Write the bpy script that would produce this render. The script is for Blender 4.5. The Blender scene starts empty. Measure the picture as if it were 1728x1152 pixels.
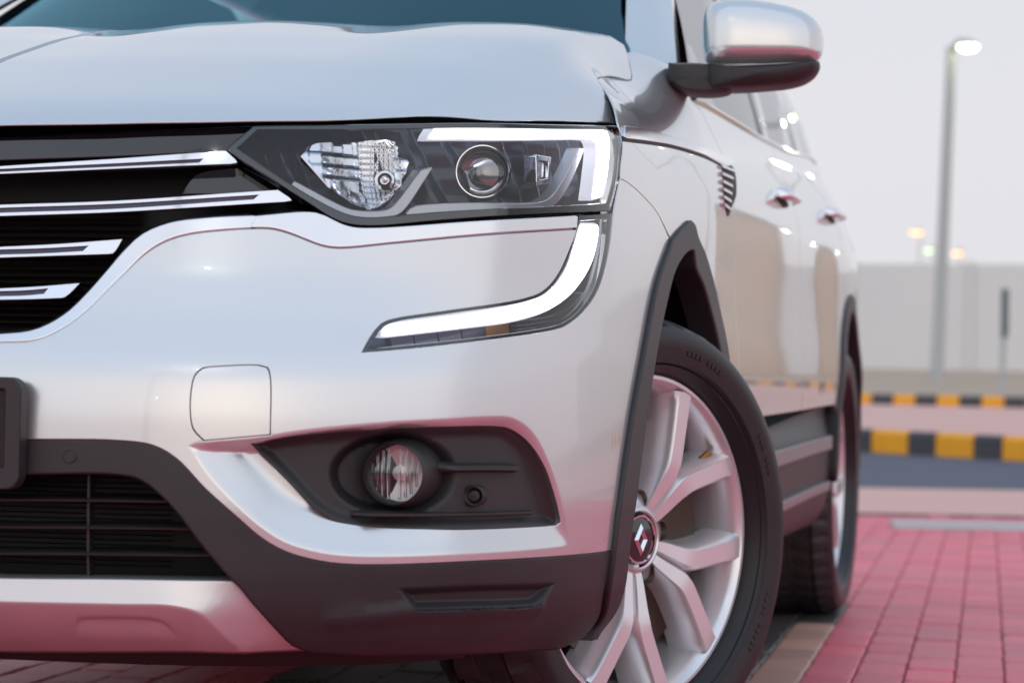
import bpy, math, random
import numpy as np
from mathutils import Vector
from mathutils.geometry import delaunay_2d_cdt
SC = bpy.context.scene
COL = SC.collection
rnd = random.Random(7)
R = math.radians
# ------------------------------------------------------------------ camera
CAM = (1.605, -2.67, .627, 14.6, 0.97, 1.0, 3850.)      # x, y, z, yaw, pitch, roll, focal length in pixels of a 1728 wide frame
def _basis():
    a, p, r = R(CAM[3]), R(CAM[4]), R(CAM[5])
    F = np.array([-math.sin(a)*math.cos(p), math.cos(a)*math.cos(p), math.sin(p)])
    X = np.array([math.cos(a), math.sin(a), 0]); U = np.cross(X, F)
    return F, X*math.cos(r)+U*math.sin(r), -X*math.sin(r)+U*math.cos(r)
FW, RT, UP = _basis(); CP = np.array(CAM[:3]); FL = CAM[6]
cd = bpy.data.cameras.new('camera'); cam = bpy.data.objects.new('camera', cd); COL.objects.link(cam)
from mathutils import Matrix
cam.matrix_world = Matrix(((RT[0], UP[0], -FW[0], CP[0]), (RT[1], UP[1], -FW[1], CP[1]), (RT[2], UP[2], -FW[2], CP[2]), (0, 0, 0, 1)))
cd.sensor_width = 36; cd.lens = FL/1728*36; cd.clip_start = .05; cd.clip_end = 3000
cd.dof.use_dof = True; cd.dof.focus_distance = 3.36; cd.dof.aperture_fstop = 4.8
SC.camera = cam
# ------------------------------------------------------------------ light
w = bpy.data.worlds.new('World'); SC.world = w; w.use_nodes = True
nt = w.node_tree; nt.nodes.clear()
sky = nt.nodes.new('ShaderNodeTexSky'); sky.sky_type = 'NISHITA'; sky.sun_disc = False
SUN_EL, SUN_AZ = 14., 165.                             # azimuth clockwise from +Y: low sun behind the camera
sky.sun_elevation = R(SUN_EL); sky.sun_rotation = R(SUN_AZ); sky.air_density = 1.0; sky.dust_density = 4.0; sky.ozone_density = 1.5
haze = nt.nodes.new('ShaderNodeMixRGB'); haze.blend_type = 'MIX'; haze.inputs[0].default_value = .95
# thin evening overcast, the same all round: pale lilac at the horizon, cooler and lighter overhead
tcw = nt.nodes.new('ShaderNodeTexCoord'); sp = nt.nodes.new('ShaderNodeSeparateXYZ'); ve = nt.nodes.new('ShaderNodeMixRGB')
ve.inputs[1].default_value = (5.15, 5.1, 5.35, 1); ve.inputs[2].default_value = (3.2, 4.1, 5.5, 1); ve.use_clamp = False
mrw = nt.nodes.new('ShaderNodeMapRange'); mrw.inputs[1].default_value = .05; mrw.inputs[2].default_value = .95; mrw.interpolation_type = 'SMOOTHSTEP'
nt.links.new(tcw.outputs['Generated'], sp.inputs[0]); nt.links.new(sp.outputs[2], mrw.inputs[0]); nt.links.new(mrw.outputs[0], ve.inputs[0]); nt.links.new(ve.outputs[0], haze.inputs[2])
bg = nt.nodes.new('ShaderNodeBackground'); bg.inputs[1].default_value = .10
out = nt.nodes.new('ShaderNodeOutputWorld')
nt.links.new(sky.outputs[0], haze.inputs[1]); nt.links.new(haze.outputs[0], bg.inputs[0]); nt.links.new(bg.outputs[0], out.inputs[0])
sd = bpy.data.lights.new('sun', 'SUN'); so = bpy.data.objects.new('sun', sd); COL.objects.link(so)
sd.energy = .5; sd.angle = R(140); sd.color = (1, .975, .95)
el, az = R(SUN_EL), R(SUN_AZ)
so.rotation_euler = Vector((math.sin(az)*math.cos(el), math.cos(az)*math.cos(el), math.sin(el))).to_track_quat('Z', 'Y').to_euler()
SC.view_settings.view_transform = 'Standard'; SC.view_settings.look = 'None'; SC.view_settings.gamma = 1
SC.view_settings.use_curve_mapping = False; SC.view_settings.exposure = .64
SC.render.engine = 'CYCLES'
SC.cycles.use_denoising = True
SC.cycles.max_bounces = 10; SC.cycles.transparent_max_bounces = 12; SC.cycles.caustics_reflective = False; SC.cycles.caustics_refractive = False
SC.cycles.sample_clamp_indirect = 4
# ------------------------------------------------------------------ geometry helpers
def proj(P):
    d = np.asarray(P, float)-CP; q = d@FW
    return np.stack([864+FL*(d@RT)/q, 576-FL*(d@UP)/q], -1)
def ray(px, py): return FW+RT*(px-864)/FL-UP*(py-576)/FL
def at(px, py, D): return CP+ray(px, py)*D
def ground(px, py, z=0.):
    d = ray(px, py); return CP+d*(z-CP[2])/d[2]
def cspline(x, y):
    x = np.asarray(x, float); y = np.asarray(y, float); n = len(x); h = np.diff(x)
    A = np.eye(n); b = np.zeros(n)
    for i in range(1, n-1):
        A[i, i-1] = h[i-1]; A[i, i] = 2*(h[i-1]+h[i]); A[i, i+1] = h[i]
        b[i] = 6*((y[i+1]-y[i])/h[i]-(y[i]-y[i-1])/h[i-1])
    m = np.linalg.solve(A, b)
    def f(t):
        t = np.asarray(t, float); i = np.clip(np.searchsorted(x, t)-1, 0, n-2)
        a = x[i+1]-t; c = t-x[i]; hh = h[i]
        return (m[i]*a**3+m[i+1]*c**3)/(6*hh)+(y[i]/hh-m[i]*hh/6)*a+(y[i+1]/hh-m[i+1]*hh/6)*c
    return f
def sm(t):
    t = np.clip(t, 0, 1); return t*t*(3-2*t)
def crv(pts, ds):
    """smooth curve through points (Catmull-Rom), resampled about every ds"""
    p = np.asarray(pts, float)
    if len(p) < 3:
        n = max(2, int(np.hypot(*(p[-1]-p[0])[:2])/ds)+1); t = np.linspace(0, 1, n)[:, None]; return p[0]*(1-t)+p[-1]*t
    q = np.vstack([2*p[0]-p[1], p, 2*p[-1]-p[-2]]); o = []
    for i in range(len(p)-1):
        a, b, c, d = q[i:i+4]; n = max(1, int(round(np.linalg.norm(c-b)/ds)))
        e = lambda s, t: max(np.linalg.norm(t-s), 1e-9)**.5
        t0, t1 = 0, e(a, b); t2 = t1+e(b, c); t3 = t2+e(c, d)
        t = np.linspace(t1, t2, n, endpoint=False)[:, None]
        A1 = (t1-t)/(t1-t0)*a+(t-t0)/(t1-t0)*b; A2 = (t2-t)/(t2-t1)*b+(t-t1)/(t2-t1)*c; A3 = (t3-t)/(t3-t2)*c+(t-t2)/(t3-t2)*d
        B1 = (t2-t)/(t2-t0)*A1+(t-t0)/(t2-t0)*A2; B2 = (t3-t)/(t3-t1)*A2+(t-t1)/(t3-t1)*A3
        o.append((t2-t)/(t2-t1)*B1+(t-t1)/(t2-t1)*B2)
    o.append(p[-1:]); return np.vstack(o)
def join(*segs):
    """closed outline out of curve segments; near duplicates dropped"""
    a = np.vstack(segs); keep = [0]
    for i in range(1, len(a)):
        if np.linalg.norm(a[i]-a[keep[-1]]) > 8e-4: keep.append(i)
    if np.linalg.norm(a[keep[-1]]-a[keep[0]]) < 8e-4: keep.pop()
    return a[keep]
def area(p): x, y = p[:, 0], p[:, 1]; return .5*np.sum(x*np.roll(y, -1)-np.roll(x, -1)*y)
def inside(p, poly):
    x, y = p[:, 0], p[:, 1]; r = np.zeros(len(p), bool); q = np.roll(poly, -1, 0)
    for (ax, ay), (bx, by) in zip(poly, q):
        if ay == by: continue
        r ^= ((ay > y) != (by > y)) & (x < (bx-ax)*(y-ay)/(by-ay)+ax)
    return r
def dist(p, line, closed=False):
    l = np.vstack([line, line[:1]]) if closed else line
    d = np.full(len(p), 1e9)
    for a, b in zip(l[:-1], l[1:]):
        ab = b-a; L = ab@ab
        if L < 1e-14: continue
        t = np.clip(((p-a)@ab)/L, 0, 1); d = np.minimum(d, np.hypot(*((p-a)-t[:, None]*ab).T))
    return d
# ------------------------------------------------------------------ mesh objects
def tag(o, label=None, cat=None, group=None, kind=None):
    for k, v in (('label', label), ('category', cat), ('group', group), ('kind', kind)):
        if v: o[k] = v
    return o
def mesh(name, V, F, mat=None, parent=None, N=None, smooth=True, angle=None):
    me = bpy.data.meshes.new(name); me.from_pydata([tuple(map(float, v)) for v in V], [], [tuple(int(i) for i in f) for f in F])
    if smooth: me.polygons.foreach_set('use_smooth', [True]*len(me.polygons))
    if N is not None: me.normals_split_custom_set_from_vertices([tuple(map(float, n)) for n in N])
    elif angle: me.set_sharp_from_angle(angle=R(angle))
    if mat: me.materials.append(mat)
    o = bpy.data.objects.new(name, me); COL.objects.link(o)
    if parent is not None: o.parent = parent; o.matrix_parent_inverse = Matrix.Identity(4)
    return o
def flip(V, F, N=None):
    V = np.array(V, float)*[-1, 1, 1]; F = [tuple(reversed(f)) for f in F]
    return V, F, (None if N is None else np.array(N)*[-1, 1, 1])
TWIN = {}
def emit(name, V, F, mat, parent, N=None, mirror=None, smooth=True, angle=None):
    """mirror None: as is; 'join': both halves of the car in one mesh; 'copy': a second object on the other side"""
    V = np.asarray(V, float)
    if mirror == 'join':
        V2, F2, N2 = flip(V, F, N); n = len(V)
        return mesh(name, np.vstack([V, V2]), list(F)+[tuple(i+n for i in f) for f in F2], mat, parent, None if N is None else np.vstack([N, N2]), smooth, angle)
    o = mesh(name, V, F, mat, parent, N, smooth, angle)
    if mirror == 'copy':
        V2, F2, N2 = flip(V, F, N); TWIN[o] = mesh(name, V2, F2, mat, TWIN.get(parent, parent), N2, smooth, angle)
    return o
def panel(name, mat, parent, surf, outer, holes=(), step=.02, rnd_=.002, depth=.012, disp=None, extra=None, mirror='copy', lines=()):
    """sheet of the surface inside an outline, with rounded edges turned inwards"""
    outer = outer if area(outer) > 0 else outer[::-1]
    holes = [h if area(h) < 0 else h[::-1] for h in holes]
    lo, hi = outer.min(0), outer.max(0)
    gx, gy = np.meshgrid(np.arange(lo[0], hi[0]+step, step), np.arange(lo[1], hi[1]+step, step)); gx[1::2] += step/2
    pts = np.stack([gx.ravel(), gy.ravel()], -1)
    if extra is not None:
        region, s2 = extra; lo2, hi2 = region.min(0), region.max(0)
        gx, gy = np.meshgrid(np.arange(lo2[0], hi2[0], s2), np.arange(lo2[1], hi2[1], s2)); gx[1::2] += s2/2
        e = np.stack([gx.ravel(), gy.ravel()], -1); e = e[inside(e, region)]
        pts = np.vstack([pts[~inside(pts, region)], e])
    pts = pts[inside(pts, outer)]
    dmin = dist(pts, outer, True)
    for h in holes: pts_in = inside(pts, h); dmin = np.where(pts_in, -1, np.minimum(dmin, dist(pts, h, True)))
    pts = pts[dmin > min(step, extra[1] if extra else step)*.45]
    for l in lines: pts = pts[dist(pts, l) > (extra[1] if extra else step)*.4]
    loops = [outer]+list(holes); vs = []; ed = []; n = 0
    for l in loops:
        vs += [Vector(q) for q in l]; m = len(l); ed += [(n+i, n+(i+1) % m) for i in range(m)]; n += m
    for l in lines:
        l = l[inside(l, outer)]; l = l[dist(l, outer, True) > .0015]
        for h in holes: l = l[~inside(l, h)]; l = l[dist(l, h, True) > .0015]
        m = len(l); vs += [Vector(q) for q in l]; ed += [(n+i, n+i+1) for i in range(m-1) if np.hypot(*(l[i+1]-l[i])) < .02]; n += m
    vs += [Vector(q) for q in pts]
    ov, oe, of, v0, e0, f0 = delaunay_2d_cdt(vs, ed, [], 0, 1e-7)
    uv = np.array([(q[0], q[1]) for q in ov]); F = np.array([f for f in of])
    c = uv[F].mean(1); ok = inside(c, outer)
    for h in holes: ok &= ~inside(c, h)
    F = F[ok]
    a2 = np.cross(uv[F[:, 1]]-uv[F[:, 0]], uv[F[:, 2]]-uv[F[:, 0]]); F[a2 < 0] = F[a2 < 0][:, ::-1]
    D = (lambda p: disp(np.stack([np.abs(p[:, 0]), p[:, 1]], -1) if mirror == 'join' else p)) if disp else (lambda p: np.zeros(len(p)))
    def ev(p, d=0.): return surf(p[:, 0], p[:, 1], D(p)+d)
    def nrm(p, e=1.2e-3):
        a = ev(p+[e, 0])-ev(p-[e, 0]); b = ev(p+[0, e])-ev(p-[0, e]); q = np.cross(a, b); return q/np.linalg.norm(q, axis=1)[:, None]
    P = ev(uv); N = nrm(uv); V = [P]; NN = [N]; FF = [tuple(f) for f in F]; base = len(P)
    for l in loops:
        m = len(l); t = np.roll(l, -1, 0)-np.roll(l, 1, 0); t /= np.linalg.norm(t, axis=1)[:, None]+1e-12
        o2 = np.stack([t[:, 1], -t[:, 0]], -1)
        if mirror == 'join': o2[l[:, 0] < 2e-4] *= [0, 1]
        p0 = ev(l); n0 = nrm(l); dd = D(l)
        q = l+o2*rnd_; p1 = surf(q[:, 0], q[:, 1], dd+rnd_*.9); p2 = surf(q[:, 0], q[:, 1], dd+max(depth, rnd_*1.5))
        out_ = p1-p0; out_ -= n0*(out_*n0).sum(1)[:, None]; L = np.linalg.norm(out_, axis=1)[:, None]; out_ = np.where(L > 1e-9, out_/np.maximum(L, 1e-9), n0)
        V += [p0, p1, p2]; NN += [n0, out_, out_]
        for i in range(m):
            j = (i+1) % m
            if mirror == 'join' and l[i, 0] < 2e-4 and l[j, 0] < 2e-4: continue
            a, b = base+i, base+j
            FF += [(a, a+m, b+m, b), (a+m, a+2*m, b+2*m, b+m)]
        base += 3*m
    return emit(name, np.vstack(V), FF, mat, parent, np.vstack(NN), mirror)
class MB:
    def __init__(s): s.V = []; s.F = []
    def add(s, V, F):
        n = len(s.V); s.V += [tuple(map(float, v)) for v in V]; s.F += [tuple(int(i)+n for i in f) for f in F]; return s
    def box(s, c, d, rot=0., bev=0.):
        x, y, z = [k/2 for k in d]; ca, sa = math.cos(rot), math.sin(rot)
        if bev:
            b = bev; V = []
            for zz, q in ((-z, 0), (z-b, 0), (z, b)):
                X, Y = x-q, y-q
                for px, py in ((X-b, -Y), (X, -Y+b), (X, Y-b), (X-b, Y), (-X+b, Y), (-X, Y-b), (-X, -Y+b), (-X+b, -Y)): V.append((px, py, zz))
            F = [tuple(range(7, -1, -1)), tuple(range(16, 24))]+[(r*8+i, r*8+(i+1) % 8, r*8+8+(i+1) % 8, r*8+8+i) for r in (0, 1) for i in range(8)]
        else:
            V = [(sx*x, sy*y, sz*z) for sx in (-1, 1) for sy in (-1, 1) for sz in (-1, 1)]
            F = [(0, 1, 3, 2), (4, 6, 7, 5), (0, 4, 5, 1), (2, 3, 7, 6), (0, 2, 6, 4), (1, 5, 7, 3)]
        return s.add([(c[0]+a*ca-b_*sa, c[1]+a*sa+b_*ca, c[2]+e) for a, b_, e in V], F)
    def lathe(s, prof, org=(0, 0, 0), axis=(1, 0, 0), seg=48, close=False, rfun=None):
        ax = Vector(axis).normalized(); q = ax.to_track_quat('X', 'Z'); V = []
        for k in range(seg):
            t = 2*math.pi*k/seg
            for j, (a, r) in enumerate(prof):
                rr = rfun(j, k, r) if rfun else r
                p = q @ Vector((a, rr*math.cos(t), rr*math.sin(t))); V.append((p.x+org[0], p.y+org[1], p.z+org[2]))
        m = len(prof); F = []
        for k in range(seg):
            k2 = (k+1) % seg
            for j in range(m-1 if not close else m): j2 = (j+1) % m; F.append((k*m+j, k*m+j2, k2*m+j2, k2*m+j))
        return s.add(V, F)
    def tube(s, path, r, seg=8, cap=True):
        P = [Vector(p) for p in path]; n = len(P); V = []; rr = r if hasattr(r, '__len__') else [r]*n
        for i, p in enumerate(P):
            t = (P[min(i+1, n-1)]-P[max(i-1, 0)]).normalized(); a = t.orthogonal().normalized() if i == 0 else (a-t*a.dot(t)).normalized(); b = t.cross(a)
            for k in range(seg): f = 2*math.pi*k/seg; V.append(p+(a*math.cos(f)+b*math.sin(f))*rr[i])
        F = [(i*seg+k, i*seg+(k+1) % seg, (i+1)*seg+(k+1) % seg, (i+1)*seg+k) for i in range(n-1) for k in range(seg)]
        if cap: F += [tuple(range(seg-1, -1, -1)), tuple((n-1)*seg+k for k in range(seg))]
        return s.add(V, F)
    def grid(s, G, closed_u=False):
        G = np.asarray(G, float); a, b = G.shape[:2]
        return s.add(G.reshape(-1, 3), [(i*b+j, ((i+1) % a)*b+j, ((i+1) % a)*b+j+1, i*b+j+1) for i in range(a if closed_u else a-1) for j in range(b-1)])
    def build(s, name, mat, parent=None, mirror=None, smooth=True, angle=40):
        return emit(name, s.V, s.F, mat, parent, None, mirror, smooth, angle)
# ------------------------------------------------------------------ materials
def mat(name, col, rough=.5, metal=0., coat=0., spec=.5, emis=None, es=0., trans=0., noise=None, bump=None, coat_rough=.03, ior=1.5):
    m = bpy.data.materials.new(name); m.use_nodes = True; t = m.node_tree; b = t.nodes['Principled BSDF']
    b.inputs['Base Color'].default_value = (*col, 1); b.inputs['Roughness'].default_value = rough; b.inputs['Metallic'].default_value = metal
    b.inputs['Coat Weight'].default_value = coat; b.inputs['Coat Roughness'].default_value = coat_rough; b.inputs['Specular IOR Level'].default_value = spec
    b.inputs['Transmission Weight'].default_value = trans; b.inputs['IOR'].default_value = ior
    if emis: b.inputs['Emission Color'].default_value = (*emis, 1); b.inputs['Emission Strength'].default_value = es
    if noise:   # (scale, amount): mottled base colour
        tc = t.nodes.new('ShaderNodeTexCoord'); n = t.nodes.new('ShaderNodeTexNoise'); n.inputs['Scale'].default_value = noise[0]; n.inputs['Detail'].default_value = 5
        mx = t.nodes.new('ShaderNodeMixRGB'); k = noise[1]
        mx.inputs[1].default_value = (*[c*(1-k) for c in col], 1); mx.inputs[2].default_value = (*[min(1, c*(1+k)) for c in col], 1)
        t.links.new(tc.outputs['Object'], n.inputs['Vector']); t.links.new(n.outputs['Fac'], mx.inputs[0]); t.links.new(mx.outputs[0], b.inputs['Base Color'])
    if bump:
        tc = t.nodes.new('ShaderNodeTexCoord'); n = t.nodes.new('ShaderNodeTexNoise'); n.inputs['Scale'].default_value = bump[0]; n.inputs['Detail'].default_value = 3
        bp = t.nodes.new('ShaderNodeBump'); bp.inputs['Strength'].default_value = bump[1]; bp.inputs['Distance'].default_value = .001
        t.links.new(tc.outputs['Object'], n.inputs['Vector']); t.links.new(n.outputs['Fac'], bp.inputs['Height']); t.links.new(bp.outputs[0], b.inputs['Normal'])
    return m
def sheet_glass(name, tint=(.95, .97, .98), ior=1.5, rough=.01, refl=(1, 1, 1)):
    m = bpy.data.materials.new(name); m.use_nodes = True; t = m.node_tree; t.nodes.clear()
    o = t.nodes.new('ShaderNodeOutputMaterial'); mx = t.nodes.new('ShaderNodeMixShader'); tr = t.nodes.new('ShaderNodeBsdfTransparent'); gl = t.nodes.new('ShaderNodeBsdfGlossy'); fr = t.nodes.new('ShaderNodeFresnel')
    tr.inputs[0].default_value = (*tint, 1); gl.inputs['Roughness'].default_value = rough; gl.inputs['Color'].default_value = (*refl, 1); fr.inputs[0].default_value = ior
    t.links.new(fr.outputs[0], mx.inputs[0]); t.links.new(tr.outputs[0], mx.inputs[1]); t.links.new(gl.outputs[0], mx.inputs[2]); t.links.new(mx.outputs[0], o.inputs[0])
    return m
M = {}
M['paint'] = mat('silver_paint', (.71, .735, .735), .25, .72, 1.0)
_b = M['paint'].node_tree; _p = _b.nodes['Principled BSDF']; _t = _b.nodes.new('ShaderNodeTexCoord'); _n = _b.nodes.new('ShaderNodeTexNoise'); _n.inputs['Scale'].default_value = 1500; _n.inputs['Detail'].default_value = 1
_u = _b.nodes.new('ShaderNodeBump'); _u.inputs['Strength'].default_value = .10; _u.inputs['Distance'].default_value = .0004   # metallic flake under the clear coat
_b.links.new(_t.outputs['Object'], _n.inputs['Vector']); _b.links.new(_n.outputs['Fac'], _u.inputs['Height']); _b.links.new(_u.outputs[0], _p.inputs['Normal'])
M['chrome'] = mat('chrome', (.86, .86, .88), .08, 1.)
M['satin'] = mat('satin_chrome', (.78, .78, .80), .2, 1.)
M['facets'] = mat('reflector_facets', (.72, .73, .77), .08, 1.)
M['smoke'] = mat('smoked_chrome', (.08, .075, .10), .15, .6)
M['gloss_black'] = mat('gloss_black', (.006, .006, .008), .06, 0., 1.)
M['black'] = mat('matt_black', (.008, .008, .008), .6)
M['plastic'] = mat('grained_plastic', (.029, .029, .031), .46, 0, 0, .5, bump=(900, .25), noise=(9, .28))
M['sill_trim'] = mat('sill_trim', (.30, .30, .31), .4, .5)
M['skid'] = mat('skid_silver', (.66, .66, .67), .28, .75)
M['tread'] = mat('sky_sheen_tread', (.045, .045, .048), .5, bump=(90, .3))  # lighter than the sidewall: the sky's sheen is put into the colour
M['rubber'] = mat('rubber', (.016, .016, .018), .40, bump=(60, .2))
M['alloy'] = mat('alloy_silver', (.86, .87, .89), .28, .6, .5, coat_rough=.1)
M['disc'] = mat('brake_iron', (.10, .085, .065), .4, .8)
M['lamp_glass'] = sheet_glass('lamp_glass')
M['cabin_glass'] = sheet_glass('cabin_glass', (.40, .74, .80), 1.5, refl=(.42, .85, 1))
M['side_glass'] = sheet_glass('side_glass', (.45, .55, .55), 1.7)
M['housing'] = mat('lamp_housing', (.045, .055, .075), .26, .6)
M['drl'] = mat('lit_lamp', (.9, .9, .9), .4, emis=(.95, .96, 1), es=3.2)
M['drl_edge'] = mat('light_guide_edge', (.8, .8, .85), .25, 0, .5, emis=(.86, .86, 1), es=.42)
M['guide'] = mat('white_light_guide', (.60, .61, .65), .2, .4)
M['amber'] = mat('amber_cell', (.35, .14, .04), .2, .4)
M['clear'] = mat('clear_glass', (1, 1, 1), .02, trans=1., ior=1.45)
M['dark_glass'] = mat('dark_glass', (.26, .25, .26), .10, .9, 1., coat_rough=.01); M['fog_reflector'] = mat('fog_reflector', (.85, .80, .77), .38, .6); M['headliner'] = mat('headliner', (.13, .14, .15), .8)
M['radiator'] = mat('radiator', (.05, .04, .03), .5, .5)
M['trim'] = mat('cabin_trim', (.02, .022, .025), .7)
# ------------------------------------------------------------------ body surfaces
PLAN = np.array([(-.4, .030), (-.2, .007), (0, 0), (.2, .007), (.4, .030), (.57, .080), (.70, .155), (.80, .265), (.862, .40), (.898, .55), (.915, .75), (.922, 1.0), (.925, 1.6), (.924, 2.4), (.922, 3.0), (.926, 3.6), (.90, 4.1), (.83, 4.45), (.7, 4.6), (.4, 4.66), (0, 4.672)])
cl = np.concatenate([[0], np.cumsum(np.hypot(*np.diff(PLAN, axis=0).T))]); cl -= cl[2]
fx, fy = cspline(cl, PLAN[:, 0]), cspline(cl, PLAN[:, 1]); UMAX = cl[-1]
PROF = np.array([  # height, inset at the nose, inset on the flank beside the bonnet, inset along the doors
    (.17, .20, .12, .12), (.23, .115, .08, .08), (.25, .072, .055, .055), (.28, .036, .026, .026), (.32, .012, .010, .010), (.37, .003, .003, .003), (.45, 0, 0, 0), (.58, .004, .005, 0), (.63, .010, .007, -.004), (.66, .026, .008, -.004), (.70, .055, .010, -.002),
    (.76, .085, .012, .004), (.84, .108, .014, .008), (.92, .13, .017, .008), (.98, .15, .022, .010), (1.03, .18, .035, .020), (1.07, .21, .062, .034), (1.11, .25, .102, .048), (1.15, .30, .15, .064), (1.20, .36, .24, .09), (1.25, .42, .33, .13)])
def _prof(c, sig=.012):
    g = np.linspace(PROF[0, 0]-.05, PROF[-1, 0]+.05, 700); s = np.interp(g, PROF[:, 0], PROF[:, c])
    k = np.exp(-.5*((g[:, None]-g[None])/sig)**2); k /= k.sum(1, keepdims=True); s = k@s
    return lambda t: np.interp(t, g, s)
insF, insS, insD = _prof(1), _prof(2), _prof(3)
def S(u, v, d=0.):
    """the car's skin: u runs from the nose round the corner along the flank, v is height, d goes inwards"""
    u = np.asarray(u, float); v = np.asarray(v, float); e = 1e-3
    x, y = fx(u), fy(u); tx, ty = fx(u+e)-fx(u-e), fy(u+e)-fy(u-e); l = np.hypot(tx, ty); nx, ny = ty/l, -tx/l
    q = sm(np.abs(nx)**3)
    k = sm((y-.95)/.5); i = insF(v)*(1-q)+(insS(v)*(1-k)+insD(v)*k)*q+d
    return np.stack([x-nx*i, y-ny*i, v+0*u], -1)
_us = np.linspace(0, UMAX, 4000); _ys = fy(_us)
def uy(y): return np.interp(y, _ys, _us)
NOSE = lambda t: np.interp(t, [0, .03, .07, .15, .3, .5, .7, .95, 1.3], [0, .022, .042, .073, .128, .186, .228, .258, .278])
_g = np.linspace(-.1, 1.5, 1600); _k = np.exp(-.5*((_g[:, None]-_g[None])/.03)**2); _k /= _k.sum(1, keepdims=True); _nose = _k@np.where(_g < 0, _g*.9, NOSE(_g))
_kx = np.linspace(0, 1, 1001); _k0 = np.interp(_kx, [0, .04, .065, .14, .27, .445, .475, .55, .68, .86], [.42, .42, .45, .92, 1, .50, .46, .92, 1, .3])
_kk = np.exp(-.5*((_kx[:, None]-_kx[None])/.026)**2); _kk /= _kk.sum(1, keepdims=True); _kz = _kk@_k0
_by = np.linspace(.6, 1.5, 200); _bz = np.interp(_by, [.80, .9, 1.02, 1.1, 1.17, 1.23, 1.29], [0, .3, 1, 1, .62, .35, 0]); _bk = np.exp(-.5*((_by[:, None]-_by[None])/.025)**2); _bk /= _bk.sum(1, keepdims=True); _bz = _bk@_bz
def hood_z(x, y):
    ax = np.abs(x); ye = np.interp(ax, fx(np.linspace(0, 1.6, 400)), fy(np.linspace(0, 1.6, 400)))*.85+.13
    t = y-ye
    z = .962+np.interp(t, _g, _nose)
    z = z-.055*np.clip(ax/.86, 0, 1.2)**3.5*(1-.98*sm(t/.6))
    z = z-.03*sm((ax-.66)/.2)*sm(t/.15)*(1-sm((t-.25)/.4))
    z = z-.070*sm((ax-.752)/.09)*sm((t-.35)/.3)
    z = z-.023*sm((ax-.738)/.06)*np.interp(y, _by, _bz)
    amp = .025*sm((y-.22)/.85)
    k = np.interp(ax, _kx, _kz)
    return z+amp*k
def H(x, y, d=0.):
    x = np.asarray(x, float); y = np.asarray(y, float); return np.stack([x+0*y, y+0*x, hood_z(x, y)-d], -1)
def unproj(surf, pts, rng, d=0.):
    """where the sight lines of the traced outline meet a surface"""
    p = np.atleast_2d(np.asarray(pts, float)); n1, n2 = 260, 110; e = 1e-3
    U, V = np.meshgrid(np.linspace(rng[0], rng[1], n1), np.linspace(rng[2], rng[3], n2), indexing='ij')
    P = surf(U, V, d); G = proj(P); N = np.cross(surf(U+e, V, d)-P, surf(U, V+e, d)-P); bad = ((P-CP)*N).sum(-1) > 0
    q = []
    for a in p:
        k = ((G-a)**2).sum(-1)+np.where(bad, 1e7, 0); i = np.unravel_index(k.argmin(), k.shape); q.append((U[i], V[i]))
    q = np.array(q)
    for _ in range(30):
        g = proj(surf(q[:, 0], q[:, 1], d)); a = (proj(surf(q[:, 0]+e, q[:, 1], d))-g)/e; b = (proj(surf(q[:, 0], q[:, 1]+e, d))-g)/e; r = p-g
        det = a[:, 0]*b[:, 1]-a[:, 1]*b[:, 0]; det = np.where(abs(det) < 1e-6, 1e-6, det)
        q = q+np.clip(np.stack([(r[:, 0]*b[:, 1]-r[:, 1]*b[:, 0])/det, (a[:, 0]*r[:, 1]-a[:, 1]*r[:, 0])/det], -1), -.04, .04)
        q = np.clip(q, [rng[0], rng[2]], [rng[1], rng[3]])
    return q
def Q(pts, d=0.): return unproj(S, pts, (0, 4.6, .17, 1.25), d)
def QH(pts, d=0.): return unproj(H, pts, (-.7, .9, .1, 1.35), d)
def C(pts, ds=.012, d=0.): return crv(Q(pts, d), ds)
def cen(c, k=.5):
    """carry a curve that starts at the picture's edge on to the car's centre line"""
    a, b = c[0], c[min(6, len(c)-1)]; s = (b[1]-a[1])/max(b[0]-a[0], 1e-3)*k
    x = np.linspace(0, a[0], max(3, int(a[0]/.02)), endpoint=False); return np.vstack([np.stack([x, a[1]-s*(a[0]-x)*(a[0]+x)/(2*a[0]+1e-9)], -1), c])
# ------------------------------------------------------------------ the car
car = bpy.data.objects.new('parked_car', None); COL.objects.link(car)
tag(car, 'silver sport utility car with lit headlamps, parked on the red paving', 'car')
P = lambda *a, **k: panel(*a, **k)
def shell(name, m, us, vs, d, mirror='join'):
    U, V = np.meshgrid(us, vs, indexing='ij'); return MB().grid(S(U, V, d)).build(name, m, car, mirror)
shell('dark_gap_backing', M['black'], np.linspace(0, 1.12, 40), np.linspace(.27, 1.0, 20), .135)  # black shell added behind the panels so their gaps show as dark shade
# traced outlines -------------------------------------------------
surround_out = C([(0, 580), (61, 576), (102, 558), (143, 529), (184, 489), (212, 462), (245, 431), (277, 411), (318, 398), (424, 388), (461, 389), (490, 397), (543, 417), (570, 421), (664, 413), (846, 397), (973, 389)])
surround_out = cen(surround_out)
clamp_in = C([(973, 389), (963, 415), (943, 459.5), (919, 488), (886, 502), (745, 524), (664, 536.5), (643, 544.6), (623, 569), (609, 595)])
clamp_out = C([(609, 595), (664, 592), (838, 573), (939, 557), (959, 549), (988, 524), (1012, 484), (1028, 423), (1036, 358)])
seam_bf = C([(1047, 303), (1060, 310), (1085, 332), (1110, 362), (1129, 402)])
ARC_Y, ARC_Z = 1.10, .363
def ell(a, b, t0, t1, n): t = np.radians(np.linspace(t0, t1, n)); return np.stack([uy(ARC_Y-a*np.cos(t)), ARC_Z+b*np.sin(t)], -1)
flare_out = C([(1129, 408), (1105, 480), (1085, 580), (1060, 720), (1040, 860), (1032, 927)])
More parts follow.
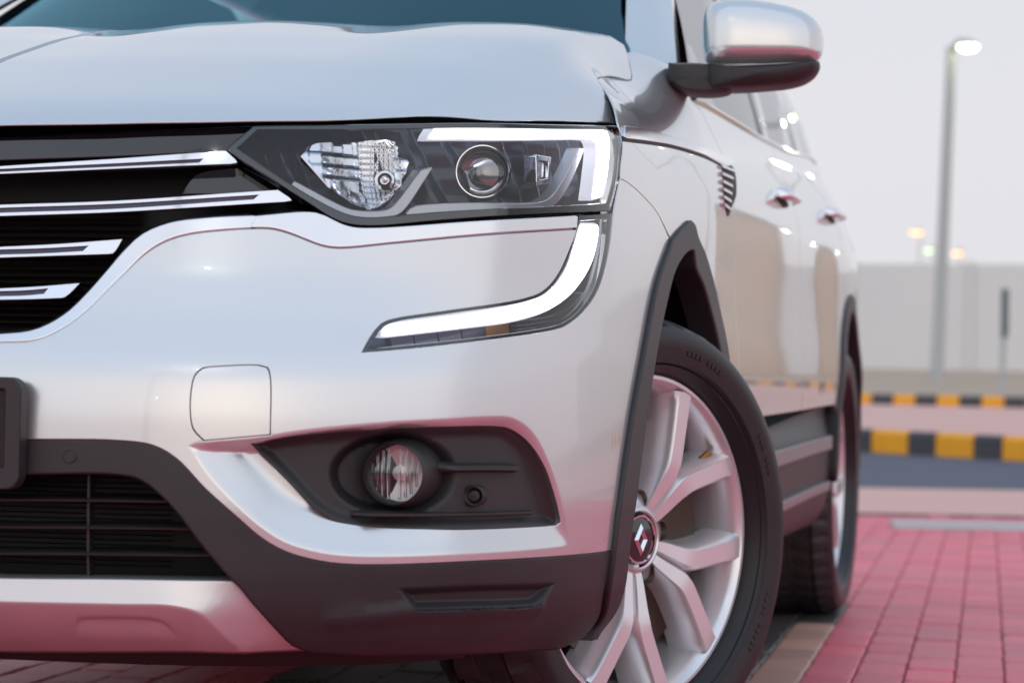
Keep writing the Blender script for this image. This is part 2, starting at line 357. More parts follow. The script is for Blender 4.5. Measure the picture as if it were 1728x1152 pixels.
clad_top = C([(1032, 927), (827, 943), (592, 949.6), (541, 944), (485, 929), (443, 905.6), (400, 869), (348, 823), (298, 771), (258, 749), (199, 741), (37, 739)])
clad_top = cen(clad_top[::-1], 0)[::-1]
fog_out = join(C([(421, 747.6), (485, 735), (656, 722), (827, 717.7), (853, 722), (883, 745), (908, 788), (925, 839), (934, 880)], .01, .016), C([(934, 880), (929, 887)], .01, .016), C([(929, 887), (699, 893), (613.6, 888.5), (571, 880), (537, 861), (485, 809.5), (443, 769), (421, 747.6)], .01, .016))
scoop_up = C([(330, 747), (425, 740), (520, 726), (656, 713), (827, 701), (868, 705), (903, 733), (935, 800), (953, 865), (964, 916)], .0032)
scoop_low = crv(Q([(328, 765), (352, 800), (400, 851), (443, 889), (485, 914), (541, 930), (592, 936), (827, 931), (966, 919)]), .0032)
scoop_zone = join(scoop_up, scoop_low[::-1])
crest = crv(np.vstack([[0, .60], Q([(0, 634), (230, 630), (460, 618), (640, 603)])]), .02)
ramp = lambda t: np.interp(t, _rx, _ry)
_rx = np.linspace(-.5, 1.6, 400); _ry = np.exp(-.5*((_rx[:, None]-_rx[None])/.07)**2); _ry /= _ry.sum(1, keepdims=True); _ry = _ry@np.clip(_rx, 0, 1); _ry -= np.interp(0, _rx, _ry)*np.clip(1-np.abs(_rx)/.3, 0, 1)
def shift(l, k):
    t = np.gradient(l, axis=0); t /= np.linalg.norm(t, axis=1)[:, None]; return l+np.stack([-t[:, 1], t[:, 0]], -1)*k
kk = lambda u: .034-.015*sm((u-.70)/.16)-.016*(1-sm((u-.47)/.12))
def scoop(p):
    ins = inside(p, scoop_zone)
    return np.where(ins, kk(p[:, 0])*sm(dist(p, scoop_up)/(.012+.008*sm((p[:, 0]-.47)/.12)+.012*sm((p[:, 0]-.74)/.1)))*ramp(dist(p, scoop_low)/.050), 0)
tow = join(C([(343, 744), (325, 724), (320, 694), (322, 655), (328, 632), (342, 620), (367, 617), (437, 615), (452, 619), (457, 635), (457, 734)], .008), C([(457, 734), (400, 739), (343, 744)], .008))
bump_out = join(surround_out, clamp_in, clamp_out, C([(1036, 358), (1042, 325), (1047, 303)]), seam_bf, flare_out, clad_top)
c0 = tow.mean(0)
bumper = P('bumper', M['paint'], car, S, bump_out, [fog_out, c0+(tow-c0)*1.018], step=.012, rnd_=.0018, depth=.02, disp=scoop, extra=(join(scoop_up+[0, .012], scoop_low[::-1]-[0, .006]), .0055), lines=[shift(scoop_up, -.003*i) for i in range(-1, 8)]+[shift(scoop_low, .0025*i) for i in range(-1, 4)]+[shift(scoop_low, k_) for k_ in (.015, .03, .046)], mirror='join')
def seam_shade(name, c, w_, k=.003, parent=None): return P(name, M['black'], parent or car, (lambda u, v, d=0.: S(u, v, d+k)), join(shift(c, w_), shift(c, -w_)[::-1]), step=.03, rnd_=.0003, depth=.002)  # black strip laid along a seam, standing for the shade in it
seam_shade('seam_shadow', np.vstack([tow, tow[:1]]), .004, .0035, bumper)
P('tow_hook_cover', M['paint'], bumper, S, c0+(tow-c0)*.962, step=.009, rnd_=.0008, depth=.006)
# grille ----------------------------------------------------------
surround_in = cen(C([(0, 565), (49, 560), (82, 548), (118, 525), (143, 501), (180, 460), (216, 419), (241, 397), (286, 378.5), (351, 370), (432, 366)]))
k = np.argmin(np.hypot(*(surround_out-Q([(424, 388)])[0]).T)); so_l, so_r = surround_out[:k+1]+[-.0022, .0050], surround_out[k:]+[-.0008, .0052]
seam_shade('surround_shadow', surround_out[8:], .006, .004)
P('grille_surround', M['satin'], car, S, join(so_l, surround_in[::-1]), step=.012, rnd_=.005, depth=.03, mirror='join')
trim_top = C([(434, 366), (534, 361), (574, 378.5), (595, 385), (639, 386.5), (826, 374.5), (975, 366)])
P('headlight_trim', M['satin'], car, S, join(so_r+[.002, 0], trim_top[::-1]), step=.012, rnd_=.004, depth=.03)
hdr = join(cen(C([(0, 268), (200, 261), (385, 252)], d=.012)), C([(385, 252), (428, 216)], d=.012), cen(C([(0, 234), (200, 227), (428, 216)], d=.012))[::-1])
P('grille_header', M['gloss_black'], car, lambda u, v, d=0.: S(u, v, d+.012), hdr, step=.02, rnd_=.004, depth=.05, mirror='join')
back = join(cen(C([(0, 240), (425, 225)])), C([(425, 225), (395, 260), (520, 350), (432, 370)]), surround_in[::-1])
P('grille_back', M['black'], car, lambda u, v, d=0.: S(u, v, d+.10), back, step=.03, rnd_=.001, depth=.002, mirror='join')
P('grille_blank', M['gloss_black'], car, lambda u, v, d=0.: S(u, v, d+.035), join(C([(308, 326), (330, 298), (412, 283)], d=.035), C([(412, 283), (470, 320), (308, 326)], d=.035)), step=.02, depth=.03)
fins = MB()
for i in range(19):
    v = .692+i*.0092; us = np.linspace(0, .36, 14)
    fins.grid(np.stack([S(us, v+0*us, .075), S(us, v+.0022+0*us, .072), S(us, v+.003+0*us, .09)], 0))
tag(fins.build('radiator_fin', M['radiator'], car, 'join'), kind='stuff')
def bar(top, tip, bot, groove):
    f = lambda u, v, d=0.: S(u, v, d+.008); d = .008
    t, b = cen(C(top, .01, d)), cen(C(bot, .01, d)); g1, g2 = cen(C(groove[0], .01, d)), cen(C(groove[1], .01, d))
    hole = join(g1, g2[::-1]); o = join(t, C([top[-1], tip, bot[-1]], .008, d), b[::-1])
    # the groove runs open through the centre line
    rail = P('grille_bar', M['chrome'], car, f, join(t, C([top[-1], tip, bot[-1]], .008, d), b[::-1], g2[:1], g2, g1[::-1]), step=.008, rnd_=.0007, depth=.03, mirror='join')
    P('bar_inlay', M['smoke'], rail, lambda u, v, d=0.: S(u, v, d+.0105), hole, step=.01, rnd_=.0009, depth=.004, mirror='join')
bar([(0, 281), (200, 268), (381, 255)], (400, 274), [(0, 293), (200, 284), (390, 276)], [[(0, 284.8), (200, 275), (344, 267.5)], [(0, 290.6), (200, 281.5), (336, 275)]])
bar([(0, 346), (200, 339), (469, 321)], (492, 338), [(0, 364), (200, 357), (480, 340)], [[(0, 350.3), (200, 343.2), (438, 328.2)], [(0, 359.5), (200, 352.5), (428, 337)]])
bar([(0, 417), (100, 412), (206, 404)], (190, 427), [(0, 434), (90, 431), (182, 428)], [[(0, 420.6), (70, 418.5), (150, 414.2)], [(0, 430), (70, 428), (140, 424)]])
bar([(0, 487), (60, 484), (134, 478)], (110, 500), [(0, 505), (50, 504), (104, 502)], [[(0, 490.6), (40, 489.4), (82, 486)], [(0, 500), (40, 499), (74, 496)]])
# headlight -------------------------------------------------------
hl = join(C([(384, 251), (404, 267), (453, 297), (514, 336), (566, 368), (595, 377), (639, 379), (745, 370), (900, 360), (1030, 355)], .01), C([(1030, 355), (1043, 300), (1047, 260), (1048, 228), (1042, 214)], .01), C([(1042, 214), (900, 211), (724, 210), (560, 212), (429, 213)], .01), C([(429, 213), (384, 251)], .01))
def inset(p, k):
    p = p if area(p) > 0 else p[::-1]; t = np.roll(p, -1, 0)-np.roll(p, 1, 0); t /= np.linalg.norm(t, axis=1)[:, None]+1e-12
    q = p+np.stack([-t[:, 1], t[:, 0]], -1)*k; return join(q[inside(q, p) & (dist(q, p, True) > k*.85)])
hs = lambda k: (lambda u, v, d=0.: S(u, v, d+k))
lamp = P('headlight', M['housing'], car, hs(.075), hl, step=.006, rnd_=-.001, depth=-.07, disp=lambda p: -.016*np.abs((p[:, 0]*16+p[:, 1]*9) % 1-.5)*2-.006*np.abs((p[:, 1]*30) % 1-.5))
pairs = lambda name, m, parent, k, outline, **kw: P(name, m, parent, hs(k), outline, **kw)
inner = join(C([(398, 250), (458, 291), (520, 330), (574, 358), (600, 366), (640, 368), (745, 359), (900, 351), (1026, 344)], .01), C([(1026, 344), (1037, 300), (1041, 262), (1041, 232), (1036, 219)], .01), C([(1036, 219), (900, 216), (724, 215), (560, 217), (434, 217)], .01), C([(434, 217), (398, 250)], .01))
pairs('lens_rim', M['gloss_black'], lamp, .002, hl, holes=[inner], step=.02, rnd_=.0015, depth=.012)
drl = join(C([(720, 235), (732, 217.5)], .006, .014), C([(732, 217.5), (900, 216.5), (1022, 217), (1032, 222), (1033, 240)], .008, .014), C([(1033, 240), (1030, 290), (1022, 330)], .008, .014), C([(1022, 330), (998, 337)], .006, .014), C([(998, 337), (1003, 300), (1007, 250), (1003, 238), (988, 234)], .008, .014), C([(988, 234), (850, 235), (720, 235)], .008, .014))
pairs('light_guide', M['drl_edge'], lamp, .014, drl, step=.01, rnd_=.002, depth=.02); pairs('daytime_light', M['drl'], lamp, .0115, inset(drl, .0016), step=.01, rnd_=.0008, depth=.003)
g1 = join(C([(497, 307), (585, 352), (600, 356), (645, 357), (662, 351), (712, 288)], .008, .018), C([(712, 288), (729, 284)], .008, .018), C([(729, 284), (676, 358), (655, 364), (592, 364), (575, 359), (491, 314)], .008, .018), C([(491, 314), (497, 307)], .008, .018))
pairs('light_guide', M['guide'], lamp, .018, g1, step=.01, rnd_=.002, depth=.02)
g2 = join(C([(692, 354), (702, 349), (900, 344), (925, 338), (939, 325), (978, 252)], .008, .018), C([(978, 252), (986, 252)], .008, .018), C([(986, 252), (946, 335), (930, 347), (905, 351), (686, 361)], .008, .018), C([(686, 361), (692, 354)], .008, .018))
pairs('light_guide', M['guide'], lamp, .018, g2, step=.01, rnd_=.002, depth=.02)
def on(px, py, d):
    q = Q([(px, py)], d)[0]; e = 1e-3; p = S(q[0], q[1], d); a = S(q[0]+e, q[1], d)-p; b = S(q[0], q[1]+e, d)-p; n = np.cross(a, b); return p, n/np.linalg.norm(n)
FRONT = np.array([.18, -.98, .05]); FRONT /= np.linalg.norm(FRONT)
p, _ = on(815, 291, .04); pr = 48/FL*2.98
pj = MB().lathe([(-.03, pr*.98), (.006, pr*1.0), (.010, pr*.985), (.010, pr*.95), (-.004, pr*.92), (-.03, pr*.88)], p, FRONT, 56).build('projector', M['chrome'], lamp, 'copy')
p2, _ = on(815, 291, .046)
MB().lathe([(-.04, pr*.9), (-.038, .001)], p2, FRONT, 40).build('projector_bowl', M['smoke'], lamp, 'copy')
MB().lathe([(-.02, pr*.93), (-.008, pr*.92), (-.002, pr*.86), (.003, pr*.68), (.0065, pr*.42), (.008, pr*.2), (.0085, 0.0005)], p2, FRONT, 40).build('projector_lens', M['dark_glass'], lamp, 'copy')
# faceted reflector bowl with bulb
rb = C([(502, 268), (522, 248), (575, 242), (704, 242), (713, 272), (660, 344), (606, 350), (545, 318)], .01, .03)
cr = Q([(650, 305)], .03)[0]
def facet(u, v, d=0.):
    r = np.hypot(u-cr[0], v-cr[1]); st = np.where(np.abs(u-cr[0]) < .035, np.abs(np.sin((u-cr[0])*400))*.006, np.floor((v-cr[1])/.017)*.004+np.floor((u-cr[0])/.024)*.005)
    return S(u, v, d+.062-np.clip(r, 0, .13)*.25+st*1.2)
pairs_r = P('reflector', M['facets'], lamp, facet, rb, step=.004, rnd_=.001, depth=-.01)
p3, _ = on(650, 305, .05)
MB().lathe([(-.012, .014), (.004, .0145), (.006, .013), (.004, .010), (-.004, .0085), (.0, .007), (.009, .006), (.012, .004), (.013, .0005)], p3, FRONT, 32).build('bulb', M['chrome'], lamp, 'copy')
md = join(C([(905, 262), (930, 266)], .004, .03), C([(930, 266), (928, 308)], .004, .03), C([(928, 308), (906, 312)], .004, .03), C([(906, 312), (905, 262)], .004, .03))
pairs('module_frame', M['chrome'], lamp, .03, md, holes=[md.mean(0)+(md-md.mean(0))*.72], step=.01, rnd_=.001, depth=.02)
pairs('module_lens', M['guide'], lamp, .036, md.mean(0)+(md-md.mean(0))*[.5, .55], step=.01, rnd_=.001, depth=.01)
pairs('lens', M['lamp_glass'], lamp, 0, hl, step=.02, rnd_=.001, depth=.002)
# lower lamp ------------------------------------------------------
cl_ = join(C([(977.5, 365), (1034, 361)], .01), C([(1034, 361), (1027, 423), (1011, 484), (987, 523), (958, 548), (938, 556), (838, 572), (664, 591), (610, 594)], .01), C([(610, 594), (624, 569), (644, 545.5), (664, 537.5), (745, 525), (886, 503), (920, 489), (944, 460), (965, 415), (977.5, 365)], .01))
low = P('lower_headlight', M['housing'], car, hs(.045), cl_, step=.03, rnd_=-.001, depth=-.04)
glow = join(C([(980, 379), (1008, 379)], .008, .012), C([(1008, 379), (1005, 405), (996, 441), (968, 488), (928, 520), (866, 540), (785, 551), (643, 567)], .008, .012), C([(643, 567), (648, 552), (660, 546.6)], .008, .012), C([(660, 546.6), (785, 530), (886, 511), (928, 492), (955, 457), (970, 410), (980, 379)], .008, .012))
pairs('light_guide', M['drl_edge'], low, .012, glow, step=.01, rnd_=.003, depth=.02); pairs('daytime_light', M['drl'], low, .0085, inset(glow, .0014), step=.01, rnd_=.0008, depth=.003)
qa = Q([(660, 580), (700, 576), (740, 571), (780, 566), (820, 561), (860, 556)], .03)
for i in range(5):
    c1, c2 = qa[i], qa[i+1]; o = np.array([c1+[.002, -.009], c2+[-.002, -.009], c2+[-.002, .009], c1+[.002, .009]])
    pairs('indicator_cell', M['smoke'] if i < 4 else M['amber'], low, .03, join(*[crv([o[j], o[(j+1) % 4]], .01) for j in range(4)]), step=.02, rnd_=.002, depth=.015)
for y0 in (545, 552, 559):
    l = crv(Q([(872, y0), (930, y0-9), (962, y0-24), (985, y0-50)], .02), .01); pairs('reflector_rib', M['smoke'], low, .02, join(l, (l+[0, .0022])[::-1]), step=.02, rnd_=.0008, depth=.012)
pairs('lens', M['lamp_glass'], low, 0, cl_, step=.02, rnd_=.001, depth=.002)
pairs('lens_rim', M['gloss_black'], low, .001, cl_, holes=[cl_+0*cl_ if False else join(C([(981, 372), (1026, 368)], .01), C([(1026, 368), (1021, 423), (1006, 482), (983, 520), (956, 543), (937, 550.5), (838, 566.5), (664, 585.5), (622, 589.5)], .01), C([(622, 589.5), (632, 570), (648, 550.5), (666, 542.5), (745, 530), (888, 508), (924, 493), (949, 462), (970, 416), (981, 372)], .01))], step=.02, rnd_=.001, depth=.008)
# fog lamp recess -------------------------------------------------
fq = Q([(667, 800)], .03)[0]; fedge = fog_out
def fogd(p):
    e = dist(p, fog_out, True); a = np.hypot((p[:, 0]-fq[0]+.0)/.088, (p[:, 1]-fq[1])/.050)
    return kk(p[:, 0])-.008+.010*sm(e/.016)+.035*sm((1.12-a)/.3)
fog = P('fog_lamp_bezel', M['plastic'], bumper, S, fog_out.mean(0)+(fog_out-fog_out.mean(0))*.994, step=.0042, rnd_=.001, depth=.002, disp=fogd)
p, _ = on(667, 799, .03); FA = np.array([.05, -1, 0.]); fr = 50/FL*2.98
MB().lathe([(-.07, fr*1.35), (-.03, fr*1.25), (.0, fr*1.14), (.010, fr*1.08), (.012, fr*1.03), (.008, fr*1.0), (-.03, fr*.97)], p, FA, 48).build('fog_lamp_housing', M['plastic'], bumper, 'copy')
MB().lathe([(-.03, fr*.98), (-.034, fr*.7), (-.038, fr*.3), (-.036, fr*.28), (-.026, fr*.27), (-.024, .0005)], p, FA, 40).build('fog_lamp_reflector', M['fog_reflector'], bumper, 'copy')
fl = MB().lathe([(.004, fr*.99), (.010, fr*.8), (.014, fr*.45), (.015, .0005)], p, FA, 40); fl.build('fog_lamp_lens', M['lamp_glass'], bumper, 'copy')
for i in (-4, -3, -2, -1, 1, 2, 3, 4):
    x = fr*.2*i; h = math.sqrt(max(fr*fr*.8-x*x, 1e-5)); MB().tube([p+np.array([x, -.002, -h]), p+np.array([x, -.006, 0]), p+np.array([x, -.002, h])], .0022, 6).build('lens_flute', M['clear'], bumper, 'copy')
def fin(pts, h, d0, d1):
    l = crv(Q(pts, d0), .012); n = len(l); V = []
    for i, q in enumerate(l):
        k = min(1, min(i, n-1-i)*.5)
        V += [S(q[0], q[1]+h, d1), S(q[0], q[1]+h*.35, d1+(d0-d1)*k), S(q[0], q[1]-h*.35, d1+(d0-d1)*k), S(q[0], q[1]-h, d1)]
    return MB().grid(np.array(V).reshape(n, 4, 3)).build('bezel_fin', M['plastic'], bumper, 'copy', angle=50)
fin([(748, 790), (820, 789), (893, 790)], .0085, .004, .03); fin([(600, 868), (760, 868), (918, 863)], .0045, .011, .03)
p, _ = on(801, 836, .016); MB().lathe([(-.02, .0145), (.006, .0145), (.008, .0125), (.006, .0105), (-.006, .0095), (-.007, .0075), (.001, .0070), (.002, .0005)], p, (0.1, -1, 0), 32).build('parking_sensor', M['plastic'], bumper, 'copy')
# lower cladding, mouth, skid plate ------------------------------
mouth = cen(C([(37, 796), (199, 797), (238, 806), (268, 828), (298, 858), (348, 923), (400, 981)]), 0)
skid_edge = C([(400, 981), (407, 987), (427, 1012), (472, 1062), (497, 1086), (530, 1097)])
clad_low = C([(530, 1097), (600, 1101), (760, 1100), (900, 1094), (955, 1089), (985, 1075)])
clad_end = C([(985, 1075), (1003, 1053), (1018, 1000), (1027, 960), (1032, 930)])
pk = join(C([(667, 991), (800, 985), (940, 981)], .003), C([(940, 981), (925, 1006), (906, 1021), (885, 1024), (800, 1027), (703, 1029.5)], .003), C([(703, 1029.5), (667, 991)], .003)); pkc = np.vstack([pk, pk[:1]])
pl = C([(560, 1047), (640, 1040), (703, 1031), (800, 1029), (908, 1024)], .008)
def cladd(p):
    ins = inside(p, pk); r = np.where(ins, .014*sm(dist(p, pk, True)/.012), 0)
    return r-np.where(~ins, .006*sm(1-dist(p, pl)/.022), 0)*(p[:, 1] < .40)
co = join(clad_top[::-1]-[0, .004], clad_end[::-1], clad_low[::-1], skid_edge[::-1], mouth[::-1])
clad = P('lower_cladding', M['plastic'], car, S, co, step=.014, rnd_=.004, depth=.05, disp=cladd, extra=(join(Q([(600, 1060), (960, 1050), (960, 965), (640, 970)])), .005), lines=[shift(pkc, .0025*i) for i in range(-5, 6)]+[pl, shift(pl, -.011), shift(pl, -.022)], mirror='join')
p, n = on(118, 769, 0); MB().lathe([(-.004, .0095), (.0012, .0095), (.0016, .008), (.0006, .007), (.0006, .0005)], p, n, 28).build('parking_sensor', M['plastic'], clad, 'copy')
sb = cen(C([(0, 979), (200, 981), (400, 984)]), 0); st_ = cen(C([(0, 1101), (200, 1101), (400, 1099), (525, 1097)]), 0)
groove = join(C([(119, 1078), (119, 1052), (124, 1042), (140, 1039), (256, 1041), (276, 1047), (300, 1072), (312, 1084)], .008), C([(312, 1084), (119, 1078)], .01))
soft = lambda d: np.sqrt(d*d+.0018**2)-.0018
gtop = C([(119, 1078), (119, 1052), (124, 1042), (140, 1039), (256, 1041), (276, 1047), (300, 1072), (312, 1084)], .008); gbot = C([(312, 1084), (119, 1078)], .01)
stp = cen(C([(0, 1016), (200, 1020), (293, 1023), (338, 1037), (382, 1076), (410, 1098)], .01), 0); stz = join(stp, np.array([[stp[-1, 0], .20], [0, .20]]))
def skidd(p): return np.where(inside(p, stz), .42*soft(dist(p, stp)), .50*.06*(1-np.exp(-soft(dist(p, stp))/.06)))+np.where(inside(p, groove), .007*sm(dist(p, gtop)/.008)*sm(dist(p, gbot)/.036), 0)
P('skid_plate', M['skid'], car, S, join(sb, skid_edge[:], st_[::-1]), step=.012, rnd_=.004, depth=.05, disp=skidd, extra=(join(Q([(8, 1094), (200, 1094), (505, 1092), (470, 1066), (425, 1016), (398, 989), (200, 985), (8, 983)])), .0055), lines=[gtop, shift(gtop, -.004), shift(gtop, -.008)]+[shift(stp, .002*i) for i in range(-3, 4)], mirror='join')
shell('chin', M['black'], np.linspace(0, 1.0, 40), np.linspace(.238, .28, 5), .05)
mo = cen(C([(37, 790), (199, 790), (300, 850), (420, 990)]), 0)
shell('mouth_back', M['black'], np.linspace(0, .58, 24), np.linspace(.33, .53, 8), .115)
for y0, xe in ((843, 285), (889, 325), (933.6, 366)):
    l = cen(C([(0, y0), (150, y0+1), (xe, y0+3)], .02, .03), 0); n = len(l)
    MB().grid(np.stack([[S(q[0], q[1]+a, b) for q in l] for a, b in ((.004, .11), (.0022, .034), (.001, .031), (-.0015, .032), (-.0025, .11))])).build('mouth_slat', M['plastic'], car, 'join')
l = crv(Q([(152, 800), (151, 975)], .045), .02); MB().grid(np.stack([[S(q[0]+a, q[1], b) for q in l] for a, b in ((-.0016, .06), (-.0016, .040), (.0016, .040), (.0016, .06))])).build('mouth_strut', M['plastic'], car, 'copy')
fins = MB()
for i in range(24):
    v = .372+i*.0068; us = np.linspace(.05, .44, 14); fins.grid(np.stack([S(us, v+0*us, .105), S(us, v+.0018+0*us, .102)], 0))
tag(fins.build('cooler_fin', M['radiator'], car, 'join'), kind='stuff')
# number plate
def rrect(x0, x1, z0, z1, r, n=5):
    o = []
    for cx, cz, a in ((x1-r, z0+r, -90), (x1-r, z1-r, 0), (x0+r, z1-r, 90), (x0+r, z0+r, 180)):
        for k in range(n+1): t = R(a+90*k/n); o.append((cx+r*math.cos(t), cz+r*math.sin(t)))
    return np.array(o)
q = Q([(36, 730)], -.02)[0]; px1 = S(q[0], q[1], -.02)[0]; zt, zb = .627+.010, .475
flat = lambda y: (lambda u, v, d=0.: np.stack([u, y+.02*np.asarray(u)**2*4+d+0*v, v+0*u], -1))
fr0 = rrect(-px1, px1, Q([(20, 822)], -.02)[0][1], Q([(20, 640)], -.02)[0][1], .016)
fr1 = rrect(-px1+.016, px1-.016, fr0[:, 1].min()+.022, fr0[:, 1].max()-.010, .006)
pf = P('number_plate', M['plastic'], car, flat(-.022), fr0, [fr1], step=.02, rnd_=.003, depth=.02, mirror=None)
P('plate_sheet', M['black'], pf, flat(-.014), fr1, step=.03, rnd_=.001, depth=.004, mirror=None)
# bonnet ----------------------------------------------------------
hood_front = crv(np.vstack([[0, .128], QH([(0, 210), (200, 207), (400, 203.5), (600, 200.5), (800, 199.5), (950, 202), (1038, 206.5)])]), .02)
hs_q = QH([(1038, 206.5), (1027, 165), (1010, 138), (1011, 131), (1024, 130), (1045, 132), (1066, 134.5), (1063, 112), (1058, 88)]); print('hood side', hs_q.round(3).tolist(), proj(H(hs_q[:, 0], hs_q[:, 1])).round(0).tolist())
hood_side = crv(np.vstack([hs_q[:7], hs_q[7:], [(.775, 1.27)]]), .02)
hood_rear = crv([(.775, 1.27), (.5, 1.22), (.25, 1.175), (0, 1.16)], .03)
P('bonnet', M['paint'], car, H, join(hood_front, hood_side+[-.0015, 0], hood_rear), step=.018, rnd_=.0010, depth=.0016, mirror='join')
# flank -----------------------------------------------------------
arch_cut = ell(.435, .505, 4, 176, 50); front_arch_u = arch_cut
side_l = C([(1047, 303), (1048, 281), (1050, 228), (1045, 213)])
fs = hood_side.copy(); fz = hood_z(fs[:, 0], fs[:, 1])
seam_s = Q(proj(np.stack([fs[:7, 0], fs[:7, 1], fz[:7]], -1)))
top_seam = crv(np.vstack([Q([(1045, 213), (1043, 206), (1030.5, 166), (1012, 139), (1012, 133.5), (1022, 132), (1045, 134), (1067.5, 136.5), (1065.5, 112), (1062, 90)]), [(uy(1.45), 1.20)]]), .012)
Y1, Y2, Y3, ARC2 = 1.64, 2.62, 3.42, 3.72
vline = lambda y, a, b, bow=0.: crv([(uy(y), a), (uy(y+bow), (a+b)/2), (uy(y), b)], .03)
seam_shade('seam_shadow', seam_bf, .004, .0035)
fender = P('front_wing', M['paint'], car, S, join(C([(1131, 404), (1110, 362.5), (1085, 332.5), (1060, 310.5), (1048, 303.5)])+[.0026, .0026], side_l, top_seam, crv([(uy(1.45), 1.185), (uy(1.50), 1.16), (uy(Y1-.07), 1.10), (uy(Y1), 1.05)], .03), vline(Y1, 1.05, .50)[1:], crv([(uy(Y1), .50), (uy(ARC_Y+.47), .45)], .03), arch_cut[::-1][2:-6]), step=.02, rnd_=.0012, depth=.003)
ru = lambda t0, t1, n, a=.435, b=.505: np.stack([uy(ARC2-a*np.cos(np.radians(np.linspace(t0, t1, n)))), ARC_Z+b*np.sin(np.radians(np.linspace(t0, t1, n)))], -1)
bz = lambda y: np.interp(y, [1.4, 2.4, 3.1, 3.7, 4.45], [1.150, 1.178, 1.215, 1.262, 1.285])
belt = lambda a, b: np.stack([uy(np.linspace(a, b, 24)), bz(np.linspace(a, b, 24))], -1)
P('door', M['paint'], car, S, join(crv([(uy(Y1+.006), .56), (uy(Y2), .57)], .04), vline(Y2, .57, bz(Y2)), belt(1.5, Y2)[::-1], crv([(uy(1.5), 1.165), (uy(Y1-.06), 1.10), (uy(Y1+.006), 1.05)], .03), vline(Y1+.006, 1.05, .56)), step=.04, rnd_=.002, depth=.015)
P('door', M['paint'], car, S, join(crv([(uy(Y2+.006), .57), (uy(3.28), .58)], .04), ru(22, 60, 8)[:], crv([(uy(Y3+.08), .80), (uy(Y3+.10), bz(Y3+.1))], .04), belt(Y2+.006, Y3+.10)[::-1], vline(Y2+.006, bz(Y2), .57)), step=.04, rnd_=.002, depth=.015)
P('rear_wing', M['paint'], car, S, join(ru(62, 172, 24), crv([(uy(ARC2+.43), .42), (uy(4.45), .40)], .04), crv([(uy(4.45), .40), (uy(4.45), bz(4.45))], .05), belt(Y3+.106, 4.45)[::-1], crv([(uy(Y3+.106), bz(Y3+.106)), (uy(Y3+.086), .82)], .04)), step=.04, rnd_=.002, depth=.015)
shell('tailgate', M['paint'], np.linspace(uy(4.455), UMAX, 24), np.linspace(.26, 1.285, 16), 0.)
P('sill', M['plastic'], car, S, join(crv([(uy(ARC_Y+.44), .27), (uy(3.28), .27)], .05), crv([(uy(3.28), .27), (uy(3.30), .575)], .05), crv([(uy(3.30), .575), (uy(ARC_Y+.45), .50)], .05), crv([(uy(ARC_Y+.45), .50), (uy(ARC_Y+.44), .27)], .05)), step=.035, rnd_=.004, depth=.08, disp=lambda p: .012+.016*sm((p[:, 1]-.50)/.03))
for z0, z1 in ((.455, .485), (.35, .368)):
    P('sill_strip', M['sill_trim'], car, hs(-.004), join(crv([(uy(ARC_Y+.50), z0-.01), (uy(3.2), z0+.012)], .05), crv([(uy(3.2), z0+.012), (uy(3.2), z1+.012)], .05), crv([(uy(3.2), z1+.012), (uy(ARC_Y+.50), z1-.01)], .05)), step=.03, rnd_=.003, depth=.02)
# wheel arch lips
fl_o = np.vstack([C([(1032, 929), (1040, 860), (1060, 720), (1085, 580), (1105, 480), (1129, 410)])[:-1], crv(np.vstack([Q([(1129, 410), (1148, 388), (1165, 378)]), ell(.475, .535, 105, 172, 8)[0:]]), .012)])
fl_i = np.vstack([crv(np.vstack([Q([(1000, 1078), (1019, 1050), (1041, 1010), (1055, 925), (1065, 850), (1085, 700), (1100, 600), (1118, 510), (1135, 450), (1165, 422)]), ell(.40, .485, 105, 176, 8)]), .012)])
fl_b = C([(1000, 1078), (1012, 1045), (1024, 990), (1032, 929)])
P('arch_lip', M['plastic'], car, hs(-.008), join(fl_i[::-1], fl_b, fl_o), step=.014, rnd_=.005, depth=.05)
P('arch_lip', M['plastic'], car, hs(-.008), join(ru(2, 178, 50, .44, .515), ru(2, 178, 50, .40, .475)[::-1]), step=.014, rnd_=.005, depth=.05)
for yc in (ARC_Y, ARC2):
    t = np.radians(np.linspace(-4, 186, 40)); MB().grid(np.stack([np.stack([x+0*t, yc-a*np.cos(t), ARC_Z+b*np.sin(t)], -1) for x, a, b in ((.885, .415, .49), (.80, .45, .52), (.52, .45, .52), (.50, .02, .02))])).build('wheel_liner', M['black'], car, 'copy')
# bright strip and louvre behind the wing
seam_shade('strip_shadow', C([(1050, 234), (1100, 240.5), (1130, 245), (1180, 260), (1224, 281)]), .0035, -.0015)
P('wing_strip', M['satin'], car, hs(-.004), join(C([(1051, 214), (1098, 222), (1150, 238), (1240, 272)]), C([(1240, 272), (1224, 279), (1180, 258), (1130, 243), (1100, 238), (1052, 232)])), step=.02, rnd_=.002, depth=.01)
v0 = join(C([(1217, 276), (1238, 286), (1242, 325), (1236, 345), (1227, 364), (1222, 330), (1217, 276)], .01))
vent = P('wing_vent', M['black'], car, hs(-.001), v0, step=.02, rnd_=.001, depth=.004)
for i in range(6):
    y0 = 282+i*13; l = crv(Q([(1219+i*.8, y0), (1239-i*1.2, y0+8)], -.005), .01); pairs('vent_slat', M['satin'], vent, -.006, join(l, (l+[0, .0045])[::-1]), step=.02, rnd_=.0006, depth=.006)
